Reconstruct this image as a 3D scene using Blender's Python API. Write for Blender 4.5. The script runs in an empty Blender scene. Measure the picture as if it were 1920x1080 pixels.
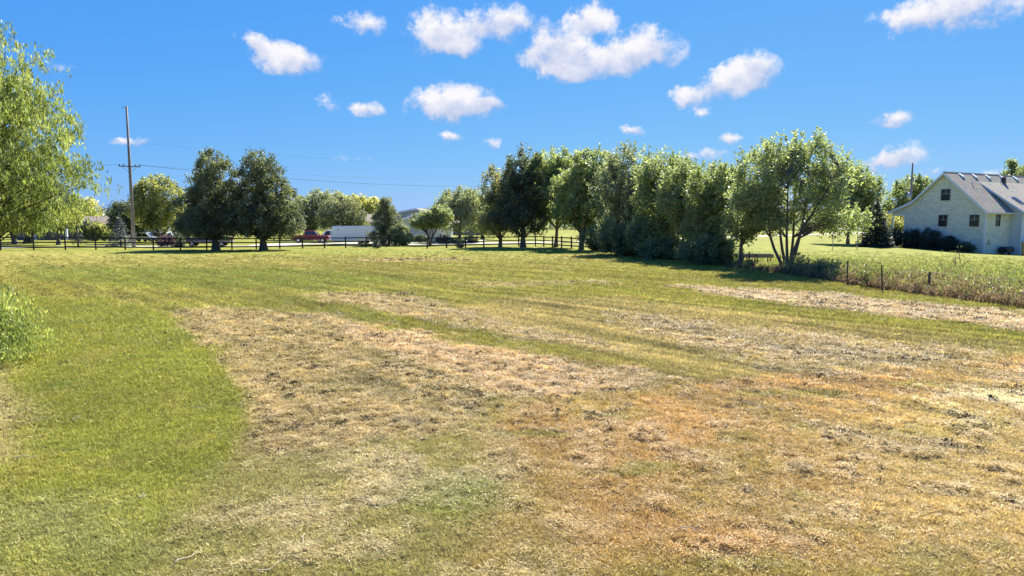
import bpy, math, random
import numpy as np
from mathutils import Vector, Matrix

random.seed(7)
rng = np.random.default_rng(11)
R = math.radians
scene = bpy.context.scene
COL = scene.collection

# ------------------------------------------------------------------ camera
CAMZ, F, PITCH = 3.2, 1280.0, math.atan(126.0 / 1280.0)
cam_d = bpy.data.cameras.new('camera')
cam_d.sensor_width = 36.0
cam_d.lens = 36.0 * F / 1920.0
cam_d.clip_end = 20000
cam = bpy.data.objects.new('camera', cam_d)
cam.location = (0, 0, CAMZ)
cam.rotation_euler = (math.pi / 2 - PITCH, 0, 0)
COL.objects.link(cam)
scene.camera = cam

# ------------------------------------------------------------------ light and exposure
SUN_AZ, SUN_EL = R(23), R(43)          # azimuth to the right of +Y
SUN_DIR = Vector((math.sin(SUN_AZ) * math.cos(SUN_EL), math.cos(SUN_AZ) * math.cos(SUN_EL), math.sin(SUN_EL)))
sun_d = bpy.data.lights.new('sun', 'SUN')
sun_d.energy = 5.0
sun_d.angle = R(0.53)
sun_d.color = (1.0, 0.955, 0.88)
sun = bpy.data.objects.new('sun', sun_d)
sun.rotation_euler = (-SUN_DIR).to_track_quat('-Z', 'Y').to_euler()
sun.location = (30, 60, 60)
COL.objects.link(sun)
scene.view_settings.view_transform = 'Standard'
scene.view_settings.look = 'None'
scene.view_settings.gamma = 1
scene.view_settings.use_curve_mapping = False
scene.view_settings.exposure = 1.5
scene.cycles.max_bounces = 8
scene.cycles.transparent_max_bounces = 8
scene.render.film_transparent = False
try:
    scene.cycles.use_denoising = True
except Exception:
    pass


def proj(x, y, z):
    c, s = math.cos(PITCH), math.sin(PITCH)
    dz = z - CAMZ
    dep = y * c - dz * s
    up = y * s + dz * c
    return 960 + F * x / dep, 540 - F * up / dep


def PX(px, y, z=0.0):                  # x in the world for photo column px at distance y
    c, s = math.cos(PITCH), math.sin(PITCH)
    return (px - 960) * (y * c - (z - CAMZ) * s) / F


def PZ(py, y):                         # height for photo row py at distance y
    return CAMZ + y * math.tan(math.atan((540 - py) / F) - PITCH)


# ------------------------------------------------------------------ world: sky and clouds
world = bpy.data.worlds.new('World')
scene.world = world
world.use_nodes = True
NT = world.node_tree
NT.nodes.clear()


def nd(nt, kind, **kw):
    n = nt.nodes.new(kind)
    for k, v in kw.items():
        setattr(n, k, v)
    return n


def lk(nt, a, b):
    nt.links.new(a, b)


def math_n(nt, op, a, b=None, c=None, clamp=False):
    n = nd(nt, 'ShaderNodeMath', operation=op)
    n.use_clamp = clamp
    for i, v in enumerate((a, b, c)):
        if v is None:
            continue
        if isinstance(v, (int, float)):
            n.inputs[i].default_value = v
        else:
            lk(nt, v, n.inputs[i])
    return n.outputs[0]


def vmath(nt, op, a, b=None, out=0):
    n = nd(nt, 'ShaderNodeVectorMath', operation=op)
    for i, v in enumerate((a, b)):
        if v is None:
            continue
        if isinstance(v, (tuple, list)):
            n.inputs[i].default_value = v
        else:
            lk(nt, v, n.inputs[i])
    return n.outputs[out]


def noise_n(nt, vec, scale, detail=4, rough=0.55, dist=0.0):
    n = nd(nt, 'ShaderNodeTexNoise')
    n.inputs['Scale'].default_value = scale
    n.inputs['Detail'].default_value = detail
    n.inputs['Roughness'].default_value = rough
    n.inputs['Distortion'].default_value = dist
    if vec is not None:
        lk(nt, vec, n.inputs['Vector'])
    return n


def ramp_n(nt, fac, stops, interp='LINEAR'):
    n = nd(nt, 'ShaderNodeValToRGB')
    cr = n.color_ramp
    cr.interpolation = interp
    while len(cr.elements) < len(stops):
        cr.elements.new(0.5)
    for e, (p, c) in zip(cr.elements, stops):
        e.position = p
        e.color = (*c, 1) if len(c) == 3 else c
    lk(nt, fac, n.inputs[0])
    return n.outputs[0]


def mix_n(nt, fac, a, b, blend='MIX', clampf=True):
    n = nd(nt, 'ShaderNodeMix', data_type='RGBA', blend_type=blend)
    n.clamp_factor = clampf
    for key, v in ((0, fac), (6, a), (7, b)):
        if isinstance(v, (int, float)):
            n.inputs[key].default_value = v
        elif isinstance(v, (tuple, list)):
            n.inputs[key].default_value = (*v[:3], 1)
        else:
            lk(nt, v, n.inputs[key])
    return n.outputs[2]


def make_world():
    nt = NT
    sky = nd(nt, 'ShaderNodeTexSky', sky_type='NISHITA')
    sky.sun_disc = False
    sky.sun_elevation = SUN_EL
    sky.sun_rotation = SUN_AZ
    sky.altitude = 300
    sky.air_density = 1.0
    sky.dust_density = 0.25
    sky.ozone_density = 2.5
    sc_ = nd(nt, 'ShaderNodeSeparateColor')
    lk(nt, sky.outputs[0], sc_.inputs[0])
    cc_ = nd(nt, 'ShaderNodeCombineColor')
    for i_, (g_, k_) in enumerate(SKY_CURVE):
        lk(nt, math_n(nt, 'MULTIPLY', math_n(nt, 'POWER', sc_.outputs[i_], g_), k_), cc_.inputs[i_])
    tint = cc_.outputs[0]
    tc = nd(nt, 'ShaderNodeTexCoord')
    sep = nd(nt, 'ShaderNodeSeparateXYZ')
    lk(nt, tc.outputs['Generated'], sep.inputs[0])
    az = math_n(nt, 'ARCTAN2', sep.outputs[0], sep.outputs[1])
    hor = math_n(nt, 'SQRT', math_n(nt, 'ADD', math_n(nt, 'MULTIPLY', sep.outputs[0], sep.outputs[0]),
                                  math_n(nt, 'MULTIPLY', sep.outputs[1], sep.outputs[1])))
    el = math_n(nt, 'ARCTAN2', sep.outputs[2], hor)
    cmb = nd(nt, 'ShaderNodeCombineXYZ')
    lk(nt, az, cmb.inputs[0])
    lk(nt, el, cmb.inputs[1])
    uv = cmb.outputs[0]
    # noises in direction space
    n1 = noise_n(nt, tc.outputs['Generated'], 24, 12, 0.66)
    n2 = noise_n(nt, tc.outputs['Generated'], 9, 5, 0.55)
    warp = vmath(nt, 'SUBTRACT', n1.outputs['Color'], (0.5, 0.5, 0.5))
    warp = vmath(nt, 'MULTIPLY', warp, (0.050, 0.036, 0))
    uvw = vmath(nt, 'ADD', uv, warp)
    # cumulus: (photo column, row, half width, half height, density)
    clouds = [(680, 44, 62, 26, 1), (484, 84, 56, 28, 1.0), (552, 112, 82, 34, 1.2), (842, 60, 96, 50, 1.3), (948, 40, 86, 36, 1.2),
              (862, 90, 52, 20, .8), (1040, 84, 78, 56, 1.2), (1130, 112, 115, 38, 1.2), (1212, 92, 92, 46, 1.1), (1110, 40, 62, 34, 1.05),
              (1062, 138, 60, 20, .9), (852, 193, 104, 42, 1.25), (915, 198, 52, 15, .7), (690, 205, 42, 20, .9), (850, 255, 36, 12, .75),
              (622, 196, 36, 24, .6), (1415, 130, 62, 40, 1.2), (1360, 158, 62, 32, 1.1), (1300, 180, 52, 26, 1.0), (1800, 18, 170, 44, 1.25),
              (1688, 288, 70, 30, 1), (1660, 305, 55, 18, .8), (1745, 318, 26, 14, .7), (1325, 288, 60, 16, .9), (1365, 258, 38, 15, .95),
              (1185, 248, 30, 12, .9), (1685, 222, 56, 20, .8), (258, 266, 56, 10, .7), (925, 267, 24, 11, .8), (1325, 210, 28, 15, .65),
              (660, 300, 60, 10, .3), (120, 130, 70, 14, .2), (1480, 300, 70, 12, .3), (1860, 330, 60, 12, .3)]
    sky_dirs = []
    for (cx, cy, rx, ry, w) in clouds:
        c, s = math.cos(PITCH), math.sin(PITCH)
        v = Vector((cx - 960, F * c + (540 - cy) * s, -F * s + (540 - cy) * c)).normalized()
        a = math.atan2(v.x, v.y)
        e = math.asin(v.z)
        sky_dirs.append((a, e, rx / F * math.cos(a) ** 1.6, ry / F * math.cos(a), w))
    rr = random.Random(5)
    for k in range(16):                      # the same weather goes on all round
        a = rr.uniform(0.85, 2 * math.pi - 0.85)
        e = rr.uniform(0.08, 0.75)
        sky_dirs.append((a if a < math.pi else a - 2 * math.pi, e, rr.uniform(.05, .13), rr.uniform(.02, .045), rr.uniform(.7, 1.2)))
    dens = None
    lift = None
    for (a, e, rx, ry, w) in sky_dirs:
        p = vmath(nt, 'MULTIPLY', vmath(nt, 'SUBTRACT', uvw, (a, e, 0)), (1 / rx, 1 / ry, 0))
        ln = vmath(nt, 'LENGTH', p, out=1)
        m = math_n(nt, 'MULTIPLY_ADD', ln, -w, w)
        m = math_n(nt, 'MAXIMUM', m, 0.0)
        sp = nd(nt, 'ShaderNodeSeparateXYZ')
        lk(nt, p, sp.inputs[0])
        l = math_n(nt, 'MULTIPLY', m, sp.outputs[1])
        dens = m if dens is None else math_n(nt, 'ADD', dens, m)
        lift = l if lift is None else math_n(nt, 'ADD', lift, l)
    # break up
    t = math_n(nt, 'MULTIPLY_ADD', n1.outputs[0], 2.9, -1.5)
    t2 = math_n(nt, 'MULTIPLY_ADD', n2.outputs[0], 1.0, -0.5)
    has = math_n(nt, 'MULTIPLY', dens, 6.0, clamp=True)
    d = math_n(nt, 'ADD', dens, math_n(nt, 'MULTIPLY', math_n(nt, 'ADD', t, t2), has))
    mr = nd(nt, 'ShaderNodeMapRange', interpolation_type='SMOOTHSTEP')
    lk(nt, d, mr.inputs[0])
    mr.inputs[1].default_value = 0.03
    mr.inputs[2].default_value = 0.85
    alpha = math_n(nt, 'MULTIPLY', mr.outputs[0], 0.97)
    # lit tops, bluish bases
    lf = math_n(nt, 'DIVIDE', lift, math_n(nt, 'MAXIMUM', dens, 0.02))
    lf = math_n(nt, 'MULTIPLY_ADD', lf, 0.9, 0.62)
    lf = math_n(nt, 'ADD', lf, math_n(nt, 'MULTIPLY_ADD', n1.outputs[0], 2.0, -1.0), clamp=True)
    ccol = ramp_n(nt, lf, [(0.0, (0.46, 0.56, 0.80)), (0.5, (0.72, 0.76, 0.92)), (0.9, (1.0, 0.98, 1.0))])
    ccol = mix_n(nt, 1.0, ccol, (CLOUD_V, CLOUD_V, CLOUD_V), 'MULTIPLY')
    fin = mix_n(nt, alpha, tint, ccol)
    bg = nd(nt, 'ShaderNodeBackground')
    bg.inputs[1].default_value = SKY_STR
    lk(nt, fin, bg.inputs[0])
    out = nd(nt, 'ShaderNodeOutputWorld')
    lk(nt, bg.outputs[0], out.inputs[0])


SKY_STR = 0.1
SKY_CURVE = ((1.0, 0.135), (0.54, 0.615), (0.08, 2.85))     # the deep, even blue of this day
CLOUD_V = 3.5
make_world()
try:
    world.cycles.sampling_method = 'MANUAL'
    world.cycles.sample_map_resolution = 512
except Exception:
    pass


# ------------------------------------------------------------------ helpers
def tag(o, label=None, cat=None, group=None, kind=None):
    if label: o['label'] = label
    if cat: o['category'] = cat
    if group: o['group'] = group
    if kind: o['kind'] = kind
    return o


def empty(name, loc, rz=0.0, label=None, cat=None, group=None):
    o = bpy.data.objects.new(name, None)
    o.empty_display_size = 0.3
    o.location = loc
    o.rotation_euler = (0, 0, rz)
    COL.objects.link(o)
    return tag(o, label, cat, group)


def copy_tree(o, parent=None):
    c = o.copy()
    COL.objects.link(c)
    c.parent = parent
    for ch in list(o.children):
        copy_tree(ch, c)
    return c


def np_mesh(name, V, Fc, mat=None, parent=None, smooth=False, attrs=()):
    """V (n,3); Fc (m,k) constant k.  attrs: (name, type, domain, array)"""
    me = bpy.data.meshes.new(name)
    V = np.asarray(V, dtype=np.float32)
    Fc = np.asarray(Fc, dtype=np.int32)
    k = Fc.shape[1]
    me.vertices.add(len(V))
    me.vertices.foreach_set('co', V.ravel())
    me.loops.add(Fc.size)
    me.loops.foreach_set('vertex_index', Fc.ravel())
    me.polygons.add(len(Fc))
    me.polygons.foreach_set('loop_start', np.arange(0, Fc.size, k, dtype=np.int32))
    me.polygons.foreach_set('loop_total', np.full(len(Fc), k, dtype=np.int32))
    if smooth:
        me.polygons.foreach_set('use_smooth', np.ones(len(Fc), dtype=bool))
    for (an, ty, dom, arr) in attrs:
        at = me.attributes.new(an, ty, dom)
        key = {'FLOAT': 'value', 'FLOAT_COLOR': 'color', 'FLOAT_VECTOR': 'vector', 'INT': 'value'}[ty]
        at.data.foreach_set(key, np.asarray(arr, dtype=np.float32 if ty != 'INT' else np.int32).ravel())
    me.update(calc_edges=True)
    if mat: me.materials.append(mat)
    o = bpy.data.objects.new(name, me)
    COL.objects.link(o)
    o.parent = parent
    return o


class MB:
    def __init__(s):
        s.v, s.f = [], []

    def add(s, vs, fs):
        b = len(s.v)
        s.v += [tuple(v) for v in vs]
        s.f += [tuple(i + b for i in f) for f in fs]
        return s

    def box(s, x0, y0, z0, x1, y1, z1):
        vs = [(x0, y0, z0), (x1, y0, z0), (x1, y1, z0), (x0, y1, z0), (x0, y0, z1), (x1, y0, z1), (x1, y1, z1), (x0, y1, z1)]
        return s.add(vs, [(0, 3, 2, 1), (4, 5, 6, 7), (0, 1, 5, 4), (1, 2, 6, 5), (2, 3, 7, 6), (3, 0, 4, 7)])

    def bar(s, a, b, w, h):                       # box beam between two points, w across, h high
        a, b = Vector(a), Vector(b)
        d = (b - a).normalized()
        up = Vector((0, 0, 1)) if abs(d.z) < .95 else Vector((0, 1, 0))
        sx = d.cross(up).normalized() * w / 2
        sz = sx.cross(d).normalized() * h / 2
        vs = [a - sx - sz, a + sx - sz, a + sx + sz, a - sx + sz, b - sx - sz, b + sx - sz, b + sx + sz, b - sx + sz]
        return s.add(vs, [(0, 1, 2, 3), (7, 6, 5, 4), (0, 4, 5, 1), (1, 5, 6, 2), (2, 6, 7, 3), (3, 7, 4, 0)])

    def tube(s, pts, rad, n=8, cap=True):
        pts = [Vector(p) for p in pts]
        if not isinstance(rad, (list, tuple)):
            rad = [rad] * len(pts)
        ring = []
        b = len(s.v)
        ref = None
        for i, p in enumerate(pts):
            t = (pts[min(i + 1, len(pts) - 1)] - pts[max(i - 1, 0)]).normalized()
            if ref is None:
                ref = t.orthogonal().normalized()
            ref = (ref - t * ref.dot(t)).normalized()
            q = t.cross(ref)
            for k in range(n):
                a = 2 * math.pi * k / n
                s.v.append(tuple(p + (ref * math.cos(a) + q * math.sin(a)) * rad[i]))
        for i in range(len(pts) - 1):
            for k in range(n):
                s.f.append((b + i * n + k, b + i * n + (k + 1) % n, b + (i + 1) * n + (k + 1) % n, b + (i + 1) * n + k))
        if cap:
            s.f.append(tuple(b + k for k in reversed(range(n))))
            s.f.append(tuple(b + (len(pts) - 1) * n + k for k in range(n)))
        return s

    def prism(s, prof, y0, y1, inset=None):
        """prof list of (x,z) extruded along y. inset: per point inward y offset"""
        n = len(prof)
        ins = inset or [0] * n
        vs = [(p[0], y0 + i, p[1]) for p, i in zip(prof, ins)] + [(p[0], y1 - i, p[1]) for p, i in zip(prof, ins)]
        fs = [tuple(range(n)), tuple(reversed(range(n, 2 * n)))]
        for k in range(n):
            fs.append((k, k + n, (k + 1) % n + n, (k + 1) % n))
        return s.add(vs, fs)

    def build(s, name, mat=None, parent=None, smooth=False, bevel=0.0):
        me = bpy.data.meshes.new(name)
        me.from_pydata(s.v, [], s.f)
        me.update()
        if smooth:
            for p in me.polygons: p.use_smooth = True
        if mat: me.materials.append(mat)
        o = bpy.data.objects.new(name, me)
        COL.objects.link(o)
        o.parent = parent
        if bevel:
            m = o.modifiers.new('bevel', 'BEVEL')
            m.width = bevel
            m.segments = 2
            m.limit_method = 'ANGLE'
        return o


# vectorised value noise ------------------------------------------------
_tab = rng.random(65536).astype(np.float32)


def vnoise(x, y, seed=0):
    xi = np.floor(x).astype(np.int64)
    yi = np.floor(y).astype(np.int64)
    fx = (x - xi)
    fy = (y - yi)
    fx = fx * fx * (3 - 2 * fx)
    fy = fy * fy * (3 - 2 * fy)

    def h(a, b):
        return _tab[((a * 73856093) ^ (b * 19349663) ^ (seed * 83492791)) & 65535]
    return ((h(xi, yi) * (1 - fx) + h(xi + 1, yi) * fx) * (1 - fy) + (h(xi, yi + 1) * (1 - fx) + h(xi + 1, yi + 1) * fx) * fy)


def fbm(x, y, oct=4, seed=0, gain=0.5):
    s, a, t = 0, 1, 0
    c, sn = 0.8, 0.6
    for o in range(oct):
        s = s + a * vnoise(x, y, seed + o)
        t += a
        a *= gain
        x, y = (x * c - y * sn) * 2.03 + 17.1, (x * sn + y * c) * 2.03 + 5.3
    return s / t


def sstep(a, b, x):
    t = np.clip((x - a) / (b - a), 0, 1)
    return t * t * (3 - 2 * t)


TPTS = [(-51, 69, .29, 9), (-75, 60, .3, 20), (-34.5, 79, -.24, 7), (-28, 82, -.22, 7), (-16.5, 90, -.35, 8), (-10, 85, -.30, 8), (3, 93, -.25, 9), (9, 78, -.2, 9),
        (46, 93, .25, 9), (50, 86, -.05, 7), (55.6, 81, -.75, 6), (62, 83, -1.35, 6), (70, 84, -1.5, 9), (58, 70, -.55, 10), (40, 78, .10, 9),
        (75, 70, -1.1, 12), (95, 90, -1.5, 20), (20, 35, 0, 9), (16, 50, 0, 9), (0, 60, 0, 20), (-34, 67, -.12, 7), (-30, 57, -.05, 8)]


def terr(x, y):
    x = np.asarray(x, dtype=np.float64)
    y = np.asarray(y, dtype=np.float64)
    base = -0.3 * sstep(80, 110, y)
    num = 0.25 * base
    den = 0.25
    for (cx, cy, z, s) in TPTS:
        w = np.exp(-((x - cx) ** 2 + (y - cy) ** 2) / (2 * s * s))
        num = num + w * z
        den = den + w
    return num / den


def TZ(x, y):
    return float(terr(x, y))


# ------------------------------------------------------------------ materials
def new_mat(name):
    m = bpy.data.materials.new(name)
    m.use_nodes = True
    nt = m.node_tree
    nt.nodes.clear()
    out = nd(nt, 'ShaderNodeOutputMaterial')
    return m, nt, out


def pbr(name, col, rough=0.6, metal=0.0, var=0.12, nscale=6.0, bump=0.0, bscale=40.0, spec=0.5, coat=0.0):
    m, nt, out = new_mat(name)
    b = nd(nt, 'ShaderNodeBsdfPrincipled')
    tc = nd(nt, 'ShaderNodeTexCoord')
    n = noise_n(nt, tc.outputs['Object'], nscale, 6, 0.6)
    lo = tuple(c * (1 - var) for c in col)
    hi = tuple(min(1, c * (1 + var)) for c in col)
    c = ramp_n(nt, n.outputs[0], [(0.3, lo), (0.7, hi)])
    lk(nt, c, b.inputs['Base Color'])
    b.inputs['Roughness'].default_value = rough
    b.inputs['Metallic'].default_value = metal
    b.inputs['Specular IOR Level'].default_value = spec
    b.inputs['Coat Weight'].default_value = coat
    if bump:
        n2 = noise_n(nt, tc.outputs['Object'], bscale, 4, 0.6)
        bp = nd(nt, 'ShaderNodeBump')
        bp.inputs['Strength'].default_value = bump
        bp.inputs['Distance'].default_value = 0.02
        lk(nt, n2.outputs[0], bp.inputs['Height'])
        lk(nt, bp.outputs[0], b.inputs['Normal'])
    lk(nt, b.outputs[0], out.inputs[0])
    return m


LEAF_GAIN = 1.38


def leaf_mat(name, cols, trans=0.4, rough=0.55, tcol=(1.12, 1.12, 0.62)):
    """cols: three colours picked by each leaf's own tint"""
    m, nt, out = new_mat(name)
    at = nd(nt, 'ShaderNodeAttribute', attribute_name='tint')
    cols = [tuple(min(.5, LEAF_GAIN * (x * .74 + .26 * (c_[0] * .3 + c_[1] * .6 + c_[2] * .1))) for x in c_) for c_ in cols]
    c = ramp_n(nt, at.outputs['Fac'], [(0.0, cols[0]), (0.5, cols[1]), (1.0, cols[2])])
    b = nd(nt, 'ShaderNodeBsdfPrincipled')
    lk(nt, c, b.inputs['Base Color'])
    b.inputs['Roughness'].default_value = rough
    b.inputs['Specular IOR Level'].default_value = 0.2
    t = nd(nt, 'ShaderNodeBsdfTranslucent')
    tcn = mix_n(nt, 1.0, c, tuple(q * trans * 2.4 for q in tcol), 'MULTIPLY')
    lk(nt, tcn, t.inputs[0])
    mx = nd(nt, 'ShaderNodeAddShader')            # what a leaf reflects plus what it lets through
    lk(nt, b.outputs[0], mx.inputs[0])
    lk(nt, t.outputs[0], mx.inputs[1])
    lk(nt, mx.outputs[0], out.inputs[0])
    return m


def bark_mat(name, col):
    m, nt, out = new_mat(name)
    tc = nd(nt, 'ShaderNodeTexCoord')
    mp = nd(nt, 'ShaderNodeMapping')
    mp.inputs['Scale'].default_value = (9, 9, 1.6)
    lk(nt, tc.outputs['Object'], mp.inputs[0])
    n = noise_n(nt, mp.outputs[0], 2.0, 7, 0.7)
    c = ramp_n(nt, n.outputs[0], [(0.3, tuple(x * .5 for x in col)), (0.7, tuple(x * 1.35 for x in col))])
    b = nd(nt, 'ShaderNodeBsdfPrincipled')
    b.inputs['Roughness'].default_value = 0.9
    lk(nt, c, b.inputs['Base Color'])
    bp = nd(nt, 'ShaderNodeBump')
    bp.inputs['Strength'].default_value = 0.8
    bp.inputs['Distance'].default_value = 0.03
    lk(nt, n.outputs[0], bp.inputs['Height'])
    lk(nt, bp.outputs[0], b.inputs['Normal'])
    lk(nt, b.outputs[0], out.inputs[0])
    return m


M = {}
M['bark'] = bark_mat('bark', (0.13, 0.105, 0.08))
M['bark_grey'] = bark_mat('bark_grey', (0.19, 0.17, 0.145))
M['willow'] = leaf_mat('leaf_willow', [(0.05, 0.07, 0.008), (0.12, 0.15, 0.018), (0.24, 0.25, 0.035)], 0.38)
M['green'] = leaf_mat('leaf_green', [(0.052, 0.070, 0.028), (0.09, 0.115, 0.040), (0.155, 0.18, 0.06)], 0.42)
M['green_grey'] = leaf_mat('leaf_grey_green', [(0.05, 0.065, 0.035), (0.09, 0.11, 0.052), (0.19, 0.20, 0.10)], 0.38)
M['mulberry'] = leaf_mat('leaf_bright', [(0.055, 0.075, 0.024), (0.095, 0.12, 0.034), (0.175, 0.195, 0.05)], 0.45)
M['dark'] = leaf_mat('leaf_dark', [(0.030, 0.042, 0.024), (0.045, 0.062, 0.032), (0.085, 0.10, 0.045)], 0.35)
M['pine'] = leaf_mat('needle_pine', [(0.040, 0.050, 0.022), (0.085, 0.095, 0.036), (0.21, 0.20, 0.075)], 0.36, tcol=(1, 1.05, .7))
M['spruce'] = leaf_mat('needle_spruce', [(0.016, 0.030, 0.022), (0.028, 0.046, 0.032), (0.045, 0.07, 0.045)], 0.12, tcol=(1, 1.05, .8))
M['blue_spruce'] = leaf_mat('needle_blue', [(0.05, 0.075, 0.07), (0.09, 0.12, 0.11), (0.15, 0.18, 0.16)], 0.15, tcol=(1, 1, .9))
M['yellow'] = leaf_mat('leaf_yellow_green', [(0.065, 0.075, 0.015), (0.15, 0.155, 0.025), (0.28, 0.25, 0.045)], 0.44)
M['reddish'] = leaf_mat('leaf_turning', [(0.05, 0.065, 0.022), (0.11, 0.12, 0.04), (0.22, 0.14, 0.07)], 0.4)
M['purple'] = leaf_mat('leaf_purple', [(0.035, 0.02, 0.022), (0.06, 0.035, 0.035), (0.11, 0.06, 0.055)], 0.3, tcol=(1.2, .8, .8))


# ------------------------------------------------------------------ ground sheet
# colours of cut hay, thatch and lawn in patches, drawn on the field
def poly_sd(px, py, poly):
    """signed distance, positive inside"""
    d = np.full(px.shape, 1e9)
    ins = np.zeros(px.shape, dtype=bool)
    n = len(poly)
    for i in range(n):
        ax, ay = poly[i]
        bx, by = poly[(i + 1) % n]
        ex, ey = bx - ax, by - ay
        wx, wy = px - ax, py - ay
        t = np.clip((wx * ex + wy * ey) / (ex * ex + ey * ey + 1e-9), 0, 1)
        dx, dy = wx - ex * t, wy - ey * t
        d = np.minimum(d, dx * dx + dy * dy)
        c = ((ay > py) != (by > py)) & (px < (bx - ax) * (py - ay) / (by - ay + 1e-12) + ax)
        ins ^= c
    d = np.sqrt(d)
    return np.where(ins, d, -d)


def gp(px, py):                       # photo point on the flat field -> plan coordinates
    c, s = math.cos(PITCH), math.sin(PITCH)
    v = Vector((px - 960, F * c + (540 - py) * s, -F * s + (540 - py) * c))
    t = -CAMZ / v.z
    return (v.x * t, v.y * t)


# outlines of the patches in plan, metres
def plan(poly):
    return [gp(*p) for p in poly]


LAWN = plan([(-900, 560), (200, 560), (300, 590), (350, 622), (395, 660), (428, 700), (455, 745), (461, 790), (448, 840), (425, 880), (380, 930), (330, 985), (260, 1079), (-900, 1079)])
HAY1 = plan([(315, 590), (420, 582), (545, 582), (640, 600), (760, 622), (850, 640), (1000, 665), (1150, 690), (1290, 712), (1230, 728), (1150, 738), (1030, 750), (905, 768), (890, 800), (760, 825), (640, 842), (520, 855), (452, 850), (461, 790), (455, 745), (428, 700), (395, 660), (350, 622)])
HAY1B = plan([(620, 605), (760, 622), (900, 645), (1080, 675), (1290, 712), (1180, 735), (1040, 748), (940, 735), (840, 705), (720, 660)])
HAY2 = plan([(560, 556), (640, 551), (760, 554), (840, 575), (960, 612), (1080, 640), (1180, 668), (1080, 655), (950, 632), (830, 608), (720, 590), (640, 573)])
HAY3 = plan([(1130, 588), (1300, 604), (1500, 628), (1700, 650), (1850, 664), (1720, 686), (1545, 702), (1440, 684), (1320, 655), (1220, 625)])
HAY4 = plan([(1250, 537), (1400, 542), (1560, 552), (1740, 572), (2100, 605), (2100, 650), (1850, 614), (1640, 592), (1470, 571), (1340, 552)])
HAY5 = plan([(640, 487), (780, 483), (890, 484), (860, 489), (700, 491)])
HAY6 = plan([(850, 533), (980, 528), (1110, 526), (1150, 531), (1000, 537), (900, 540)])
ORANGE = plan([(925, 775), (1040, 752), (1160, 740), (1290, 714), (1540, 704), (1720, 690), (2300, 640), (2600, 1079), (860, 1079), (880, 980), (900, 900), (900, 840)])
PALE_R = plan([(1480, 800), (1700, 740), (1880, 700), (2400, 690), (2600, 1079), (1620, 1079), (1600, 960), (1540, 870)])
PALE_R2 = plan([(1740, 738), (1860, 735), (2100, 760), (2100, 800), (1840, 757)])
PALE_BL = plan([(-600, 960), (150, 940), (330, 985), (420, 900), (520, 860), (700, 840), (860, 900), (880, 980), (820, 1079), (-600, 1079)])
EDGE_L = plan([(-500, 690), (10, 690), (50, 730), (55, 800), (20, 870), (-500, 900)])
GREEN_BAND = plan([(40, 500), (560, 505), (780, 525), (560, 545), (300, 540), (60, 530)])
DRYMID = plan([(820, 590), (960, 560), (1180, 560), (1500, 600), (1900, 650), (2200, 690), (2000, 720), (1560, 725), (1300, 716), (1120, 668), (950, 625)])
BLTAN = plan([(500, 870), (660, 840), (900, 800), (960, 860), (1020, 1079), (380, 1079), (430, 960)])
GPATCH = plan([(760, 890), (900, 900), (930, 950), (860, 975), (770, 940)])


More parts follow.
